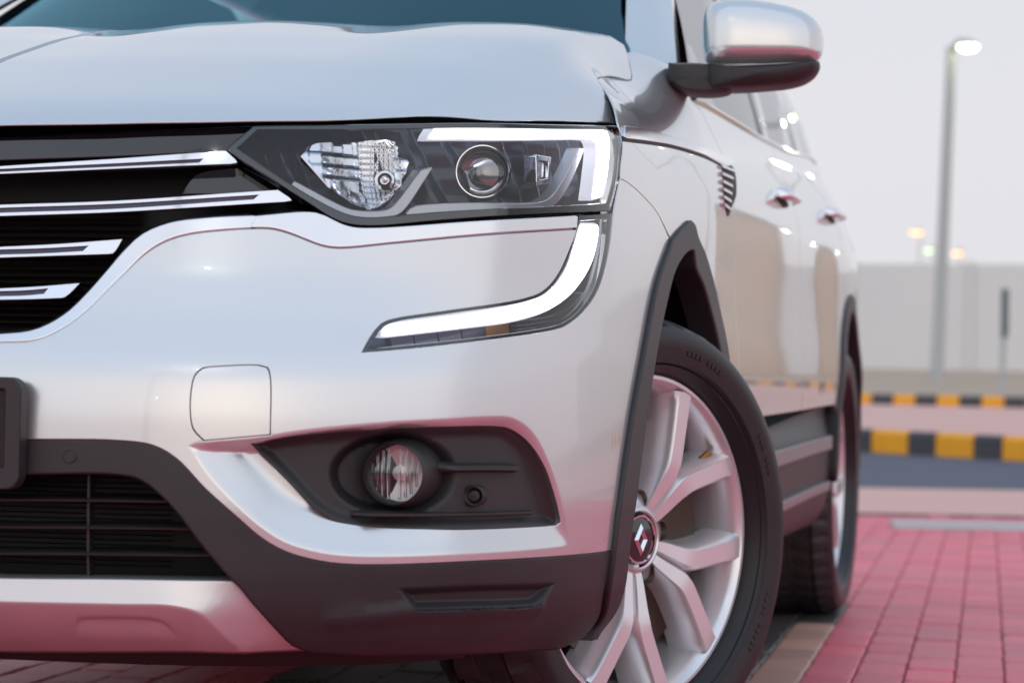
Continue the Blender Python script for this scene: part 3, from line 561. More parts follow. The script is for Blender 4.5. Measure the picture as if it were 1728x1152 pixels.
# door handles
for (px, py) in ((1319, 332), (1400, 362)):
    q = Q([(px, py)])[0]; u0, v_ = q; us = np.linspace(u0-.10, u0+.10, 17)
    MB().grid(np.stack([[S(u, v_+.012*math.cos(a), -.006-.034*max(0, 1-((u-u0)/.10)**4)**.5*(.5+.5*math.sin(a)) if True else 0) for u in us] for a in np.radians(np.linspace(0, 360, 13))])).build('door_handle', M['chrome'], car, 'copy')
    MB().grid(np.stack([[S(u, v_-.010+k*.014*max(0, 1-((u-u0)/.09)**2), .0-.002) for u in us] for k in (-1, 0, 1)])).build('handle_recess', M['black'], car, 'copy')
# greenhouse ------------------------------------------------------
def strip3(name, m, rows, mirror='copy'): return MB().grid(np.array([crv(r, .06) if len(r) > 2 else crv(r, .06) for r in rows])).build(name, m, car, mirror)
def quad(name, m, a, b, n=14, mirror='copy', bulge=0.):
    a, b = np.asarray(a, float), np.asarray(b, float)
    f = lambda c: np.stack([np.interp(np.linspace(0, 1, n), np.linspace(0, 1, len(c)), c[:, i]) for i in range(3)], -1)
    A, B = f(a), f(b)
    if np.cross(A[-1]-A[0], B[n//2]-A[n//2])@((A[n//2]+B[n//2])/2-[0, 2.6, 1.1]) > 0: A, B = A[::-1], B[::-1]
    return MB().grid(np.stack([A*(1-t)+B*t+np.array([bulge*4*t*(1-t), 0, 0]) for t in np.linspace(0, 1, 8)])).build(name, m, car, mirror)
wb = crv([(0, 1.13, 1.16), (.3, 1.16, 1.16), (.6, 1.26, 1.16), (.765, 1.38, 1.165)], .05); wt = crv([(0, 1.98, 1.62), (.3, 2.0, 1.615), (.5, 2.05, 1.605), (.60, 2.10, 1.59)], .05)
quad('windscreen', M['cabin_glass'], wb, wt, 20, 'join')
quad('cowl', M['black'], [(0, 1.10, 1.14), (.5, 1.16, 1.14), (.80, 1.32, 1.14)], [(0, 1.20, 1.165), (.5, 1.26, 1.165), (.80, 1.40, 1.17)], 10, 'join')
MB().grid(np.array([[(.755, 1.365, 1.13), (.680, 1.73, 1.40), (.595, 2.10, 1.598)], [(.80, 1.37, 1.13), (.725, 1.73, 1.405), (.62, 2.10, 1.612)], [(.845, 1.44, 1.13), (.76, 1.78, 1.40), (.645, 2.13, 1.608)], [(.842, 1.50, 1.14), (.757, 1.83, 1.395), (.645, 2.17, 1.598)]])).build('front_pillar', M['paint'], car, 'copy')
def bp(y, dz=0.): q = S(uy(y), bz(y), .004); return (float(q[0]), float(q[1]), float(q[2])+dz)
quad('side_window', M['side_glass'], [bp(y) for y in np.linspace(1.5, 3.98, 16)], [(.645, 2.16, 1.60), (.66, 2.4, 1.605), (.66, 3.2, 1.60), (.65, 3.9, 1.56)], 20, bulge=.015)
MB().tube([np.array(bp(y, .003))+[.003, 0, 0] for y in np.linspace(1.5, 3.98, 16)], .006, 8).build('belt_trim', M['chrome'], car, 'copy')
def pillar(y, yt, wd): quad('door_pillar', M['gloss_black'], [np.array(bp(y))+[.006, 0, 0], np.array(bp(y+wd))+[.006, 0, 0]], [(.668, yt, 1.60), (.668, yt+wd*.8, 1.60)], 3, bulge=.017)
pillar(2.52, 2.72, .10); pillar(3.36, 3.36, .12)
quad('sail_panel', M['gloss_black'], [(.868, 1.49, 1.15), (.872, 1.66, 1.158)], [(.830, 1.58, 1.27), (.832, 1.62, 1.268)], 4)
us = np.linspace(0, 1, 9); MB().grid(np.array([[(x, 1.97+.13*(x/.62)**2, 1.622-.03*(x/.62)**2), (x*1.04, 2.5, 1.668-.05*(x/.62)**3), (x*1.05, 3.3, 1.66-.05*(x/.62)**3), (x*1.03, 4.05, 1.60-.05*(x/.62)**3)] for x in us*.64])).build('roof', M['paint'], car, 'join')
quad('rear_window', M['side_glass'], [(0, 4.36, 1.27), (.4, 4.36, 1.27), (.66, 4.28, 1.27)], [(0, 4.08, 1.60), (.4, 4.06, 1.59), (.64, 4.05, 1.555)], 12, 'join')
quad('rear_pillar', M['paint'], [bp(3.96), bp(4.2), bp(4.44)], [(.655, 3.88, 1.575), (.655, 4.0, 1.565), (.65, 4.06, 1.56)], 8)
# cabin, underbody
MB().grid(np.array([[(x, 1.97, 1.585), (x, 2.6, 1.60), (x, 3.4, 1.60), (x, 4.0, 1.55)] for x in (0, .3, .58)])).build('headliner', M['headliner'], car, 'join')
MB().box((0, 1.45, 1.05), (1.36, .5, .16)).build('dashboard', M['trim'], car, smooth=False)
ub = MB(); ub.box((0, 2.45, .34), (1.0, 4.0, .10)); ub.box((0, .95, .62), (1.0, 1.1, .5)); ub.box((0, 2.4, .47), (1.68, 1.75, .20)); ub.box((0, 4.2, .6), (1.5, .5, .4)); ub.build('underbody', M['black'], car, smooth=False)
for sx in (-.37, .37):
    for yy in (2.5, 3.3):
        s_ = MB(); s_.box((sx, yy, .78), (.5, .5, .2), bev=.04); s_.box((sx, yy+.28, 1.04), (.48, .14, .5), bev=.05); s_.box((sx, yy+.33, 1.36), (.26, .10, .16), bev=.04); s_.build('seat', M['trim'], car)
# door mirror -----------------------------------------------------
mo_ = [(1184, 45), (1184, 75), (1188, 92), (1191, 108), (1215, 114), (1290, 112), (1350, 109), (1382, 106), (1390, 86), (1391, 62), (1387, 44), (1377, 31), (1355, 19), (1332, 11), (1300, 4), (1269, 0), (1230, -1), (1200, 4), (1188, 18)]
MD = 4.10
def mring(pts, dy, s, c=None):
    w3 = np.array([at(a, b, MD) for a, b in crv(pts+pts[:1], 4)[:-1]]); c = w3.mean(0) if c is None else c
    o = c+(w3-c)*s; o = o+np.array([-.15, 1, 0])*dy; return o
top = np.array([(1184, 50), (1186, 28), (1192, 12), (1204, 4), (1230, -1), (1269, 0), (1300, 4), (1332, 11), (1355, 19), (1374, 31), (1386, 46), (1391, 62)]); bot = np.array([(1184, 70), (1186, 92), (1192, 108), (1215, 112), (1290, 111), (1350, 108.5), (1378, 106), (1387, 95), (1391, 76)])
xs = 1184+207*(.5-.5*np.cos(np.linspace(0, math.pi, 36))); yt, yb = np.interp(xs, top[:, 0], top[:, 1]), np.interp(xs, bot[:, 0], bot[:, 1])
pb = None; bb = np.array([0, .03, .07, .11, .15, .18, .21, .26, .34, .45, .58, .7, .8, .88, .94, .98, 1.]); pb = np.array([.74, .79, .86, .92, .97, .99, 1, 1, 1, .99, .97, .93, .86, .76, .62, .42, .2])
G = np.array([[at(x, b_+(t_-b_)*k, MD)+np.array([-.15, 1, 0])*(.02-.085*p_*max(0, 1-abs((x-1287.5)/104)**5)**.5) for k, p_ in zip(bb, pb)] for x, t_, b_ in zip(xs, yt, yb)])
rimb = np.concatenate([G[:, 0], G[::-1, -1]]); cb = rimb.mean(0); bk_ = np.array([-.15, 1, 0])
mm = MB(); mm.grid(G); mm.grid(np.stack([rimb, rimb+bk_*.035, cb+(rimb-cb)*.95+bk_*.05, cb+(rimb-cb)*.02+bk_*.045]).transpose(1, 0, 2), True)
mir = mm.build('door_mirror', M['paint'], car, 'copy', angle=60)
ml = [(1189, 111), (1215, 115), (1290, 113), (1350, 110), (1384, 107), (1381, 122), (1366, 135), (1341, 144), (1290, 150), (1233, 153), (1195, 152)]
mm = MB(); mm.grid(np.stack([mring(ml, d, s) for d, s in ((-.06, .02), (-.058, .5), (-.045, .88), (-.02, .98), (.02, 1.0), (.05, .98), (.055, .9), (.05, .01))]).transpose(1, 0, 2), True); mm.build('mirror_base', M['plastic'], mir, 'copy', angle=60)
am = [(1127, 108), (1196, 111), (1240, 130), (1236, 153), (1160, 158), (1128, 142)]
mm = MB(); mm.grid(np.stack([mring(am, d, s) for d, s in ((-.035, .02), (-.034, .8), (-.02, .97), (.03, 1.0), (.06, .95), (.06, .01))]).transpose(1, 0, 2), True); mm.build('mirror_arm', M['plastic'], mir, 'copy', angle=60)
# wheels ----------------------------------------------------------
RT_, RR = .3715, .275
def wheel(cx, cy, cz, rz):
    wm = MB().lathe([(.062, .2755), (.076, .2765), (.081, .2735), (.081, .268), (.076, .2645), (.068, .2585), (.04, .252), (.0, .243), (-.06, .236), (-.115, .245), (-.116, .26)], seg=96)
    wh = wm.build('wheel', M['alloy'], car, angle=35)
    def ty(j, k, r):
        if j in (9, 10, 19, 20): return r-(.009 if k % 4 == 0 else 0)
        if 10 < j < 18 and j in (13, 14, 15): return r-(.005 if k % 4 == 0 else 0)
        return r
    pr_ = [(.066, .271), (.080, .2775), (.090, .281), (.106, .294), (.1135, .2975), (.1165, .318), (.1175, .330), (.1165, .342), (.108, .354), (.098, .3605), (.070, RT_-.0008), (.066, RT_-.0008), (.064, RT_-.008), (.058, RT_-.008), (.056, RT_), (.012, RT_-.0055), (.010, RT_-.007), (-.010, RT_-.007), (-.012, RT_-.0055), (-.056, RT_), (-.06, RT_-.008), (-.066, RT_-.008), (-.068, RT_-.001), (-.098, .3605), (-.110, .35), (-.1175, .325), (-.110, .29), (-.09, .272)]
    ta = pr_[:9]; tb = pr_[20:]; tc_ = pr_[8:21]; tm_ = MB().lathe(ta, seg=144); tm_.lathe(tb, seg=144); tm_.build('tyre', M['rubber'], wh, angle=35)
    MB().lathe(tc_, seg=192, rfun=lambda j, k, r: ty(j+8, k, r)).build('tread', M['tread'], wh, angle=35)
    for r0 in (.2905, .3385, .3425): MB().lathe([(.1165-abs(r0-.328)*.35-.001, r0), (.1185-abs(r0-.328)*.35, r0+.0006), (.1165-abs(r0-.328)*.35-.001, r0+.0014)], seg=96).build('sidewall_ridge', M['rubber'], wh)
    mk = MB()
    for a0, n_ in ((62, 9), (20, 7), (-38, 10), (150, 9)):
        for q in range(n_):
            if q == n_//2: continue
            t0 = R(a0+q*2.1); ca, sa = math.cos(t0), math.sin(t0); V = []
            for r_, x_ in ((.312, .1168), (.3125, .1174), (.3205, .1180), (.321, .1174)):
                for w_ in (-.0032, .0032): V.append((x_, r_*ca-w_*sa, r_*sa+w_*ca))
            mk.add(V, [(2*i, 2*i+1, 2*i+3, 2*i+2) for i in range(3)])
    tag(mk.build('sidewall_rib', M['rubber'], wh, smooth=False), kind='stuff')
    for k in range(5):
        for s in (-1, 1):
            ax_ = 47-72*k; path = []
            for r, da, w_, xx in ((.030, 5, .014, .056), (.060, 11.5, .024, .063), (.105, 9.8, .034, .071), (.133, 9.2, .040, .0765), (.150, 10.2, .042, .0775), (.20, 15.6, .042, .078), (.25, 19.2, .044, .0785), (.266, 20.2, .052, .0785)):
                path.append((r*math.cos(R(ax_+s*da)), r*math.sin(R(ax_+s*da)), w_, xx))
            path = np.array(path); pp = crv(path[:, :2], .012); ws = np.interp(np.linspace(0, 1, len(pp)), np.linspace(0, 1, len(path)), path[:, 2])
            rr_ = np.hypot(pp[:, 0], pp[:, 1]); ws = np.interp(rr_, np.hypot(path[:, 0], path[:, 1]), path[:, 2]); xs = np.interp(rr_, np.hypot(path[:, 0], path[:, 1]), path[:, 3])
            t = np.gradient(pp, axis=0); t /= np.linalg.norm(t, axis=1)[:, None]; nn = np.stack([-t[:, 1], t[:, 0]], -1); G = []
            for o, dx in ((-.5, -.062), (-.5, -.035), (-.46, -.006), (-.34, 0.), (.34, 0.), (.46, -.006), (.5, -.035), (.5, -.062)):
                fl_ = 1.0+(.45 if dx < -.05 else .25 if dx < -.02 else 0)
                pos = pp+nn*(ws*o*fl_)[:, None]; G.append(np.stack([xs+dx*(1 if dx > -.01 else np.interp(rr_, [0, .26], [.8, 1.1])), pos[:, 0], pos[:, 1]], -1))
            MB().grid(np.stack(G)).build('spoke', M['alloy'], wh, angle=30)
    MB().lathe([(.03, .082), (.050, .080), (.056, .066), (.063, .055), (.0675, .052), (.0685, .049), (.066, .0465)], seg=64).build('hub', M['alloy'], wh, angle=50)
    for k in range(5):
        t = R(11-72*k); rr = .066; o = (.0, rr*math.cos(t), rr*math.sin(t)); MB().lathe([(.052, .0185), (.061, .0175), (.0615, .0155), (.03, .014), (.03, .0005)], o, seg=24).build('lug_well', M['disc'], wh)
        MB().lathe([(.03, .0095), (.046, .009), (.048, .007), (.046, .0005)], o, seg=6).build('wheel_bolt', M['chrome'], wh, smooth=False)
    MB().lathe([(.064, .0415), (.0695, .0405), (.0695, .0380), (.0675, .0368)], seg=48).build('cap_ring', M['chrome'], wh)
    MB().lathe([(.0665, .0372), (.0685, .022), (.069, .0005)], seg=40).build('hub_cap', M['gloss_black'], wh)
    em = MB(); wo, ho, wi, hi = .0165, .0270, .0068, .0115
    V = [(.0695, wo, 0), (.0695, 0, ho), (.0695, -wo, 0), (.0695, 0, -ho), (.0745, wo*.72, 0), (.0745, 0, ho*.72), (.0745, -wo*.72, 0), (.0745, 0, -ho*.72), (.0695, wi, 0), (.0695, 0, hi), (.0695, -wi, 0), (.0695, 0, -hi)]
    em.add(V, [(i, (i+1) % 4, 4+(i+1) % 4, 4+i) for i in range(4)]+[(4+i, 4+(i+1) % 4, 8+(i+1) % 4, 8+i) for i in range(4)]); em.build('diamond_emblem', M['chrome'], wh, smooth=False)
    MB().lathe([(.0, .006), (.03, .0055), (.034, .003), (.034, .0005)], (.055, .2475*math.cos(R(35)), .2475*math.sin(R(35))), (-.2, -math.cos(R(35)), -math.sin(R(35))), 12).build('valve', M['amber'], wh)
    MB().lathe([(.03, .05), (.03, .08), (.022, .085), (.022, .208), (-.004, .208), (-.004, .06)], seg=64).build('brake_disc', M['disc'], wh)
    MB().lathe([(-.06, .001), (-.06, .235)], seg=48).build('wheel_back', M['black'], wh)
    tm = bpy.data.objects
    wh.location = (cx, cy, cz); wh.rotation_euler = (0, 0, rz); return wh
STEER = -27.5
a = R(STEER); fy_ = 1.06; d = ray(1080, 915); hp = CP+d*((fy_-CP[1])/d[1]); hp = hp-.068*np.array([math.cos(a), math.sin(a), 0])
w1 = wheel(hp[0], hp[1], RT_-.0055, a)
def copy_wheel(x, y, rz):
    c = w1.copy(); COL.objects.link(c); c.location = (x, y, RT_-.0055); c.rotation_euler = (0, 0, rz)
    for ch in w1.children: k = ch.copy(); COL.objects.link(k); k.parent = c
copy_wheel(-hp[0], hp[1], math.pi+a)
d = ray(1403, 797); rp = CP+d*((3.70-CP[1])/d[1])
copy_wheel(rp[0]-.075, 3.70, 0); copy_wheel(-rp[0]+.075, 3.70, math.pi)
# ------------------------------------------------------------------ the place
def ground_mat(name, c, c2, scale, rough=.8, bump=.3, bscale=None):
    m = bpy.data.materials.new(name); m.use_nodes = True; t = m.node_tree; b = t.nodes['Principled BSDF']; b.inputs['Roughness'].default_value = rough
    tc = t.nodes.new('ShaderNodeTexCoord'); n = t.nodes.new('ShaderNodeTexNoise'); n.inputs['Scale'].default_value = scale; n.inputs['Detail'].default_value = 8; n.inputs['Roughness'].default_value = .65
    r = t.nodes.new('ShaderNodeMixRGB'); r.inputs[1].default_value = (*c, 1); r.inputs[2].default_value = (*c2, 1)
    n2 = t.nodes.new('ShaderNodeTexNoise'); n2.inputs['Scale'].default_value = bscale or scale*30; bp = t.nodes.new('ShaderNodeBump'); bp.inputs['Strength'].default_value = bump; bp.inputs['Distance'].default_value = .004
    t.links.new(tc.outputs['Object'], n.inputs['Vector']); t.links.new(n.outputs['Fac'], r.inputs[0]); t.links.new(r.outputs[0], b.inputs['Base Color'])
    t.links.new(tc.outputs['Object'], n2.inputs['Vector']); t.links.new(n2.outputs['Fac'], bp.inputs['Height']); t.links.new(bp.outputs[0], b.inputs['Normal'])
    return m
M['sand'] = ground_mat('sand', (.44, .33, .24), (.52, .40, .30), .6); M['asphalt'] = ground_mat('asphalt', (.085, .09, .12), (.12, .125, .16), 1.2)
M['pink_paving'] = ground_mat('pink_paving', (.72, .42, .35), (.78, .48, .41), 2.); M['concrete'] = ground_mat('concrete', (.46, .46, .46), (.58, .58, .57), 5.)
M['yellow'] = mat('yellow_kerb_paint', (1.0, .40, .012), .5, noise=(14, .18)); M['dark_paint'] = mat('black_kerb_paint', (.06, .06, .07), .55, noise=(14, .3))
M['wall'] = ground_mat('pale_wall', (.76, .75, .745), (.82, .81, .80), .7); M['pole'] = mat('painted_pole', (.50, .52, .52), .45)
M['lamp'] = mat('white_lamp', (1, 1, 1), .4, emis=(.90, 1, .55), es=6.); M['sodium'] = mat('amber_lamp', (1, .6, .3), .4, emis=(1, .33, .07), es=5.); M['green_lamp'] = mat('pale_green_lamp', (.7, 1, .6), .4, emis=(.6, .9, .45), es=3.)
M['lamp_far'] = mat('bright_lamp', (1, 1, 1), .4, emis=(1, .97, .82), es=45.); M['sign'] = mat('sign_face', (.05, .08, .10), .4); M['bed'] = mat('joint_sand', (.06, .022, .02), .9)
def brick_mat(name, col, spread):
    m = mat(name, col, .48); t = m.node_tree; b = t.nodes['Principled BSDF']
    oi = t.nodes.new('ShaderNodeObjectInfo'); hs_ = t.nodes.new('ShaderNodeHueSaturation'); mr = t.nodes.new('ShaderNodeMapRange'); mr.inputs[3].default_value = 1-spread; mr.inputs[4].default_value = 1+spread
    tc = t.nodes.new('ShaderNodeTexCoord'); n = t.nodes.new('ShaderNodeTexNoise'); n.inputs['Scale'].default_value = 30; n.inputs['Detail'].default_value = 6; mx = t.nodes.new('ShaderNodeMixRGB'); mx.inputs[1].default_value = (*[c*.78 for c in col], 1); mx.inputs[2].default_value = (*[min(1, c*1.22) for c in col], 1)
    t.links.new(tc.outputs['Object'], n.inputs['Vector']); t.links.new(n.outputs['Fac'], mx.inputs[0]); t.links.new(mx.outputs[0], hs_.inputs['Color']); t.links.new(oi.outputs['Random'], mr.inputs[0]); t.links.new(mr.outputs[0], hs_.inputs['Value']); 
    # worn, dusty drifts that run across the blocks
    ge = t.nodes.new('ShaderNodeNewGeometry'); n3 = t.nodes.new('ShaderNodeTexNoise'); n3.inputs['Scale'].default_value = 1.7; n3.inputs['Detail'].default_value = 6; r3 = t.nodes.new('ShaderNodeMapRange'); r3.inputs[1].default_value = .45; r3.inputs[2].default_value = .75; r3.inputs[4].default_value = .36
    m3 = t.nodes.new('ShaderNodeMixRGB'); m3.inputs[2].default_value = (.42, .25, .26, 1); t.links.new(ge.outputs['Position'], n3.inputs['Vector']); t.links.new(n3.outputs['Fac'], r3.inputs[0]); t.links.new(r3.outputs[0], m3.inputs[0]); t.links.new(hs_.outputs[0], m3.inputs[1]); t.links.new(m3.outputs[0], b.inputs['Base Color'])
    bp = t.nodes.new('ShaderNodeBump'); bp.inputs['Strength'].default_value = .35; bp.inputs['Distance'].default_value = .002; n2 = t.nodes.new('ShaderNodeTexNoise'); n2.inputs['Scale'].default_value = 220; t.links.new(tc.outputs['Object'], n2.inputs['Vector']); t.links.new(n2.outputs['Fac'], bp.inputs['Height']); t.links.new(bp.outputs[0], b.inputs['Normal'])
    return m
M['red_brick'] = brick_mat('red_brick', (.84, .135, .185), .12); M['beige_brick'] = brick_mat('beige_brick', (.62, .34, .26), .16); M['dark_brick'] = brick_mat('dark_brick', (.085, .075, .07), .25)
GA = R(2.8); gd = np.array([-math.sin(GA), math.cos(GA), 0]); gs = np.array([math.cos(GA), math.sin(GA), 0])
st = lambda p: (float(p@gs), float(p@gd))
pw = lambda s, t, z=0.: gs*s+gd*t+np.array([0, 0, z])
fwh = np.array([FW[0], FW[1], 0]); fwh /= np.linalg.norm(fwh); rth = np.array([fwh[1], -fwh[0], 0])
# terrain out to the horizon, rising gently to the far wall
ds_ = [-1500, -300, -60, -20, 0, 10, 14, 19, 27, 36, 46, 60, 120, 400, 2400]; hs2 = [-.06]*7+[-.06, .10, .55, .98, 1.0, 1.0, 1.0, 1.0]
xs_ = [-2200, -400, -80, -20, 0, 20, 80, 400, 2200]
g = MB().grid(np.array([[CP*[1, 1, 0]+fwh*d_+rth*x_+np.array([0, 0, h_]) for x_ in xs_] for d_, h_ in zip(ds_, hs2)])[::-1]); tag(g.build('sand_ground', M['sand'], smooth=True, angle=180), kind='structure')
# red block paving
m = bpy.data.materials.new('block_paving'); m.use_nodes = True; t = m.node_tree; b = t.nodes['Principled BSDF']; b.inputs['Roughness'].default_value = .62
tc = t.nodes.new('ShaderNodeTexCoord'); bk = t.nodes.new('ShaderNodeTexBrick'); bk.inputs['Scale'].default_value = 1; bk.inputs['Brick Width'].default_value = .204; bk.inputs['Row Height'].default_value = .107; bk.inputs['Mortar Size'].default_value = .004
bk.inputs['Color1'].default_value = (.78, .12, .165, 1); bk.inputs['Color2'].default_value = (.84, .14, .19, 1); bk.inputs['Mortar'].default_value = (.06, .03, .03, 1)
t.links.new(tc.outputs['Object'], bk.inputs['Vector']); t.links.new(bk.outputs['Color'], b.inputs['Base Color'])
eA, eB = ground(1430, 866), ground(1728, 872); dirA = (eB-eA)/np.linalg.norm(eB-eA)
far_l, far_r = eA-dirA*25, eB+dirA*25; near_l, near_r = far_l-fwh*13.5, far_r-fwh*13.5
def sheet(name, pts, m_, z, rot=None):
    o = MB().add([(p[0], p[1], (p[2] if len(p) > 2 else 0)+z) for p in pts], [tuple(range(len(pts)))]).build(name, m_, smooth=False); return o
A_ = math.pi/2+GA   # brick courses run along the rows of blocks
loc = lambda p: (p[0]*math.cos(A_)+p[1]*math.sin(A_), -p[0]*math.sin(A_)+p[1]*math.cos(A_))
pv = MB().add([(*loc(p), 0) for p in (near_l, near_r, far_r, far_l)], [(0, 1, 2, 3)]).build('block_paving', m, smooth=False); pv.rotation_euler = (0, 0, A_); pv.location.z = -.006; tag(pv, kind='structure')
sB = [ground(1430, 823), ground(1728, 828)]; dB = (sB[1]-sB[0])/np.linalg.norm(sB[1]-sB[0])
C1, C2 = at(1430, 757, 18.3), at(1728, 774, 17.3); dC = (C2-C1)/np.linalg.norm(C2-C1)
F1, F2 = at(1430, 691, 26.6), at(1728, 698, 25.6); dF = (F2-F1)/np.linalg.norm(F2-F1)
up = np.array([0, 0, 1.])
ext = lambda a, d, k1, k2: (a-d*k1, a+d*k2)
a1, a2 = ext(eA, dirA, 24, 26); b1, b2 = ext(sB[0], dB, 24, 26); c1, c2 = ext(C1, dC, 14, 12); f1, f2 = ext(F1, dF, 24, 26)
tag(sheet('pavement_band', [a1, a2, b2, b1], M['pink_paving'], .004), kind='structure')
n1, n2 = near_l, near_r; tag(sheet('unseen_asphalt', [n1-fwh*30, n2-fwh*30, n2, n1], M['asphalt'], -.02), kind='structure')  # unseen asphalt added behind the camera to cool the red reflected in the paint
tag(sheet('road', [b1, b2, c2, c1], M['asphalt'], -.004), kind='structure')
KH1, KH2, KD = .165, .19, .16
bk1 = np.cross(up, dC); bk2 = np.cross(up, dF)
tag(sheet('raised_pavement', [c1+bk1*KD+up*(KH1-.012), c2+bk1*KD+up*(KH1-.012), f2-up*.004, f1-up*.004], M['pink_paving'], 0), kind='structure')
def kerb(o, d, back, h, edges, n0, n1, label):
    base = MB(); p = [o-d*14, o+d*12]; base.add([*[q-up*.15+back*.02 for q in p], *[q-up*.15+back*(KD-.02) for q in p], *[q+up*(h-.03)+back*.02 for q in p], *[q+up*(h-.03)+back*(KD-.02) for q in p]], [(0, 1, 5, 4), (2, 6, 7, 3), (4, 5, 7, 6), (0, 4, 6, 2), (1, 3, 7, 5)])
    k = base.build('kerb', M['concrete'], smooth=False); tag(k, kind='structure')
    L0, L1 = edges; x = -n0*(L0+L1); i = 0
    while x < n1*(L0+L1):
        L = L0 if i % 2 == 0 else L1; q = .006; a, b = o+d*(x+q), o+d*(x+L-q); ch = .03; V = []
        for e in (a, b): V += [e-up*.1, e+up*(h-ch), e+up*h+back*ch, e+up*h+back*(KD-.01), e-up*.1+back*(KD-.01)]
        MB().add(V, [(0, 5, 6, 1), (1, 6, 7, 2), (2, 7, 8, 3), (3, 8, 9, 4), (0, 1, 2, 3, 4), (9, 8, 7, 6, 5)]).build('kerb_block', M['yellow'] if i % 2 == 0 else M['dark_paint'], k, smooth=False); x += L; i += 1
lenC, lenF = np.linalg.norm(C2-C1), np.linalg.norm(F2-F1)
kerb(C1+dC*(lenC*.14), dC, bk1, KH1, (lenC*.215, lenC*.155), 7, 9, '')
kerb(F1+dF*(lenF*.015), dF, bk2, KH2, (lenF*.125, lenF*.125), 16, 22, '')
# blocks one by one where they can be told apart
BW, BL = .107, .204
def brick_mesh(name, mt):
    V = []; ch, b_, w_, l_ = .012, .004, BW/2-.0012, BL/2-.0010
    for z_, i_ in ((-.02, 0), (-.004, 0), (0, b_)):
        x, y = w_-i_, l_-i_; V += [(x-ch, -y, z_), (x, -y+ch, z_), (x, y-ch, z_), (x-ch, y, z_), (-x+ch, y, z_), (-x, y-ch, z_), (-x, -y+ch, z_), (-x+ch, -y, z_)]
    me = bpy.data.meshes.new(name); me.from_pydata(V, [], [tuple(range(16, 24))]+[(r_*8+i, r_*8+(i+1) % 8, r_*8+8+(i+1) % 8, r_*8+8+i) for r_ in (0, 1) for i in range(8)]); me.materials.append(mt); return me
bm = {k: brick_mesh('brick', M[k]) for k in ('red_brick', 'beige_brick', 'dark_brick')}
sd_, td_ = st(ground(1306, 1100)); sb_, tb_ = st(ground(1352, 1095))
tE = st(eA)[1]
cells = []
for i in range(-26, 34):
    s_ = sb_-.012+(i-6)*BW
    for j in range(-2, 60):
        t_ = 1.0+j*BL+(BL/2 if i % 2 else 0); p = pw(s_, t_)
        g = proj(p); D = (p-CP)@FW
        if D < 2: continue
        vis = (1225 < g[0] < 1790 and 820 < g[1] < 1220 and t_+BL/2 < tE+.12*0+(s_*0)) or (-60 < g[0] < 1000 and 1090 < g[1] < 1200)
        if -1.55 < s_ < 2.95 and .9 < t_ < 11.9 and (p-eA)@fwh < -.14: cells.append((0 if vis else 1, D, s_, t_))
cells.sort()
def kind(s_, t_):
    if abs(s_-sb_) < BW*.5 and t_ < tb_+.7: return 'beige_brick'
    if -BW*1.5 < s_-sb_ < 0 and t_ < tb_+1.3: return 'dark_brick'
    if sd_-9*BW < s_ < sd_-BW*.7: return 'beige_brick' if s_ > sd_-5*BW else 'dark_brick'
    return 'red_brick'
rest = {k: MB() for k in bm}
for n_, (hid, D, s_, t_) in enumerate(cells):
    k = kind(s_, t_); z = rnd.uniform(-.0018, .0018); rz = GA+rnd.uniform(-.008, .008)
    if n_ < 298 and not hid:
        o = bpy.data.objects.new('brick', bm[k]); COL.objects.link(o); o.parent = pv
        q = Matrix.Rotation(-A_, 4, 'Z') @ Vector((*pw(s_, t_)[:2], 0)); o.location = (q.x, q.y, .006+z); o.rotation_euler = (rnd.uniform(-.006, .006), rnd.uniform(-.006, .006), rz-A_)
    else:
        c, s2 = math.cos(rz), math.sin(rz); p = pw(s_, t_)
        rest[k].add([loc((p[0]+v.co.x*c-v.co.y*s2, p[1]+v.co.x*s2+v.co.y*c))+(.006+z+v.co.z,) for v in bm[k].vertices], [tuple(f.vertices) for f in bm[k].polygons])
for k in rest:
    if rest[k].V: tag(rest[k].build('brick_rows', M[k], pv, smooth=False), kind='stuff')
def bed(s0, s1, t0, t1): tag(MB().add([(*loc(pw(a, b)), .001) for a, b in ((s0, t0), (s1, t0), (s1, t1), (s0, t1))], [(0, 1, 2, 3)]).build('joint_bed', M['bed'], pv, smooth=False), kind='stuff')
bed(-1.56, 2.96, .85, 8.3)
# concrete wheel stop
w0, w1_ = ground(1508, 892), ground(1900, 900); dw = (w1_-w0)/np.linalg.norm(w1_-w0); bw = np.cross(up, dw); sec = [(0, 0), (.010, .026), (.02, .034), (.15, .034), (.16, .026), (.17, 0)]
V = [e+bw*a_+up*h_ for e in (w0, w0+dw*1.8) for a_, h_ in sec]; n = len(sec)
tag(MB().add(V, [(i, i+n, i+n+1, i+1) for i in range(n-1)]+[tuple(range(n)), tuple(range(2*n-1, n-1, -1))]).build('wheel_stop', M['concrete'], smooth=False), 'low pale concrete wheel stop lying across the red paving beside the car', 'wheel stop')
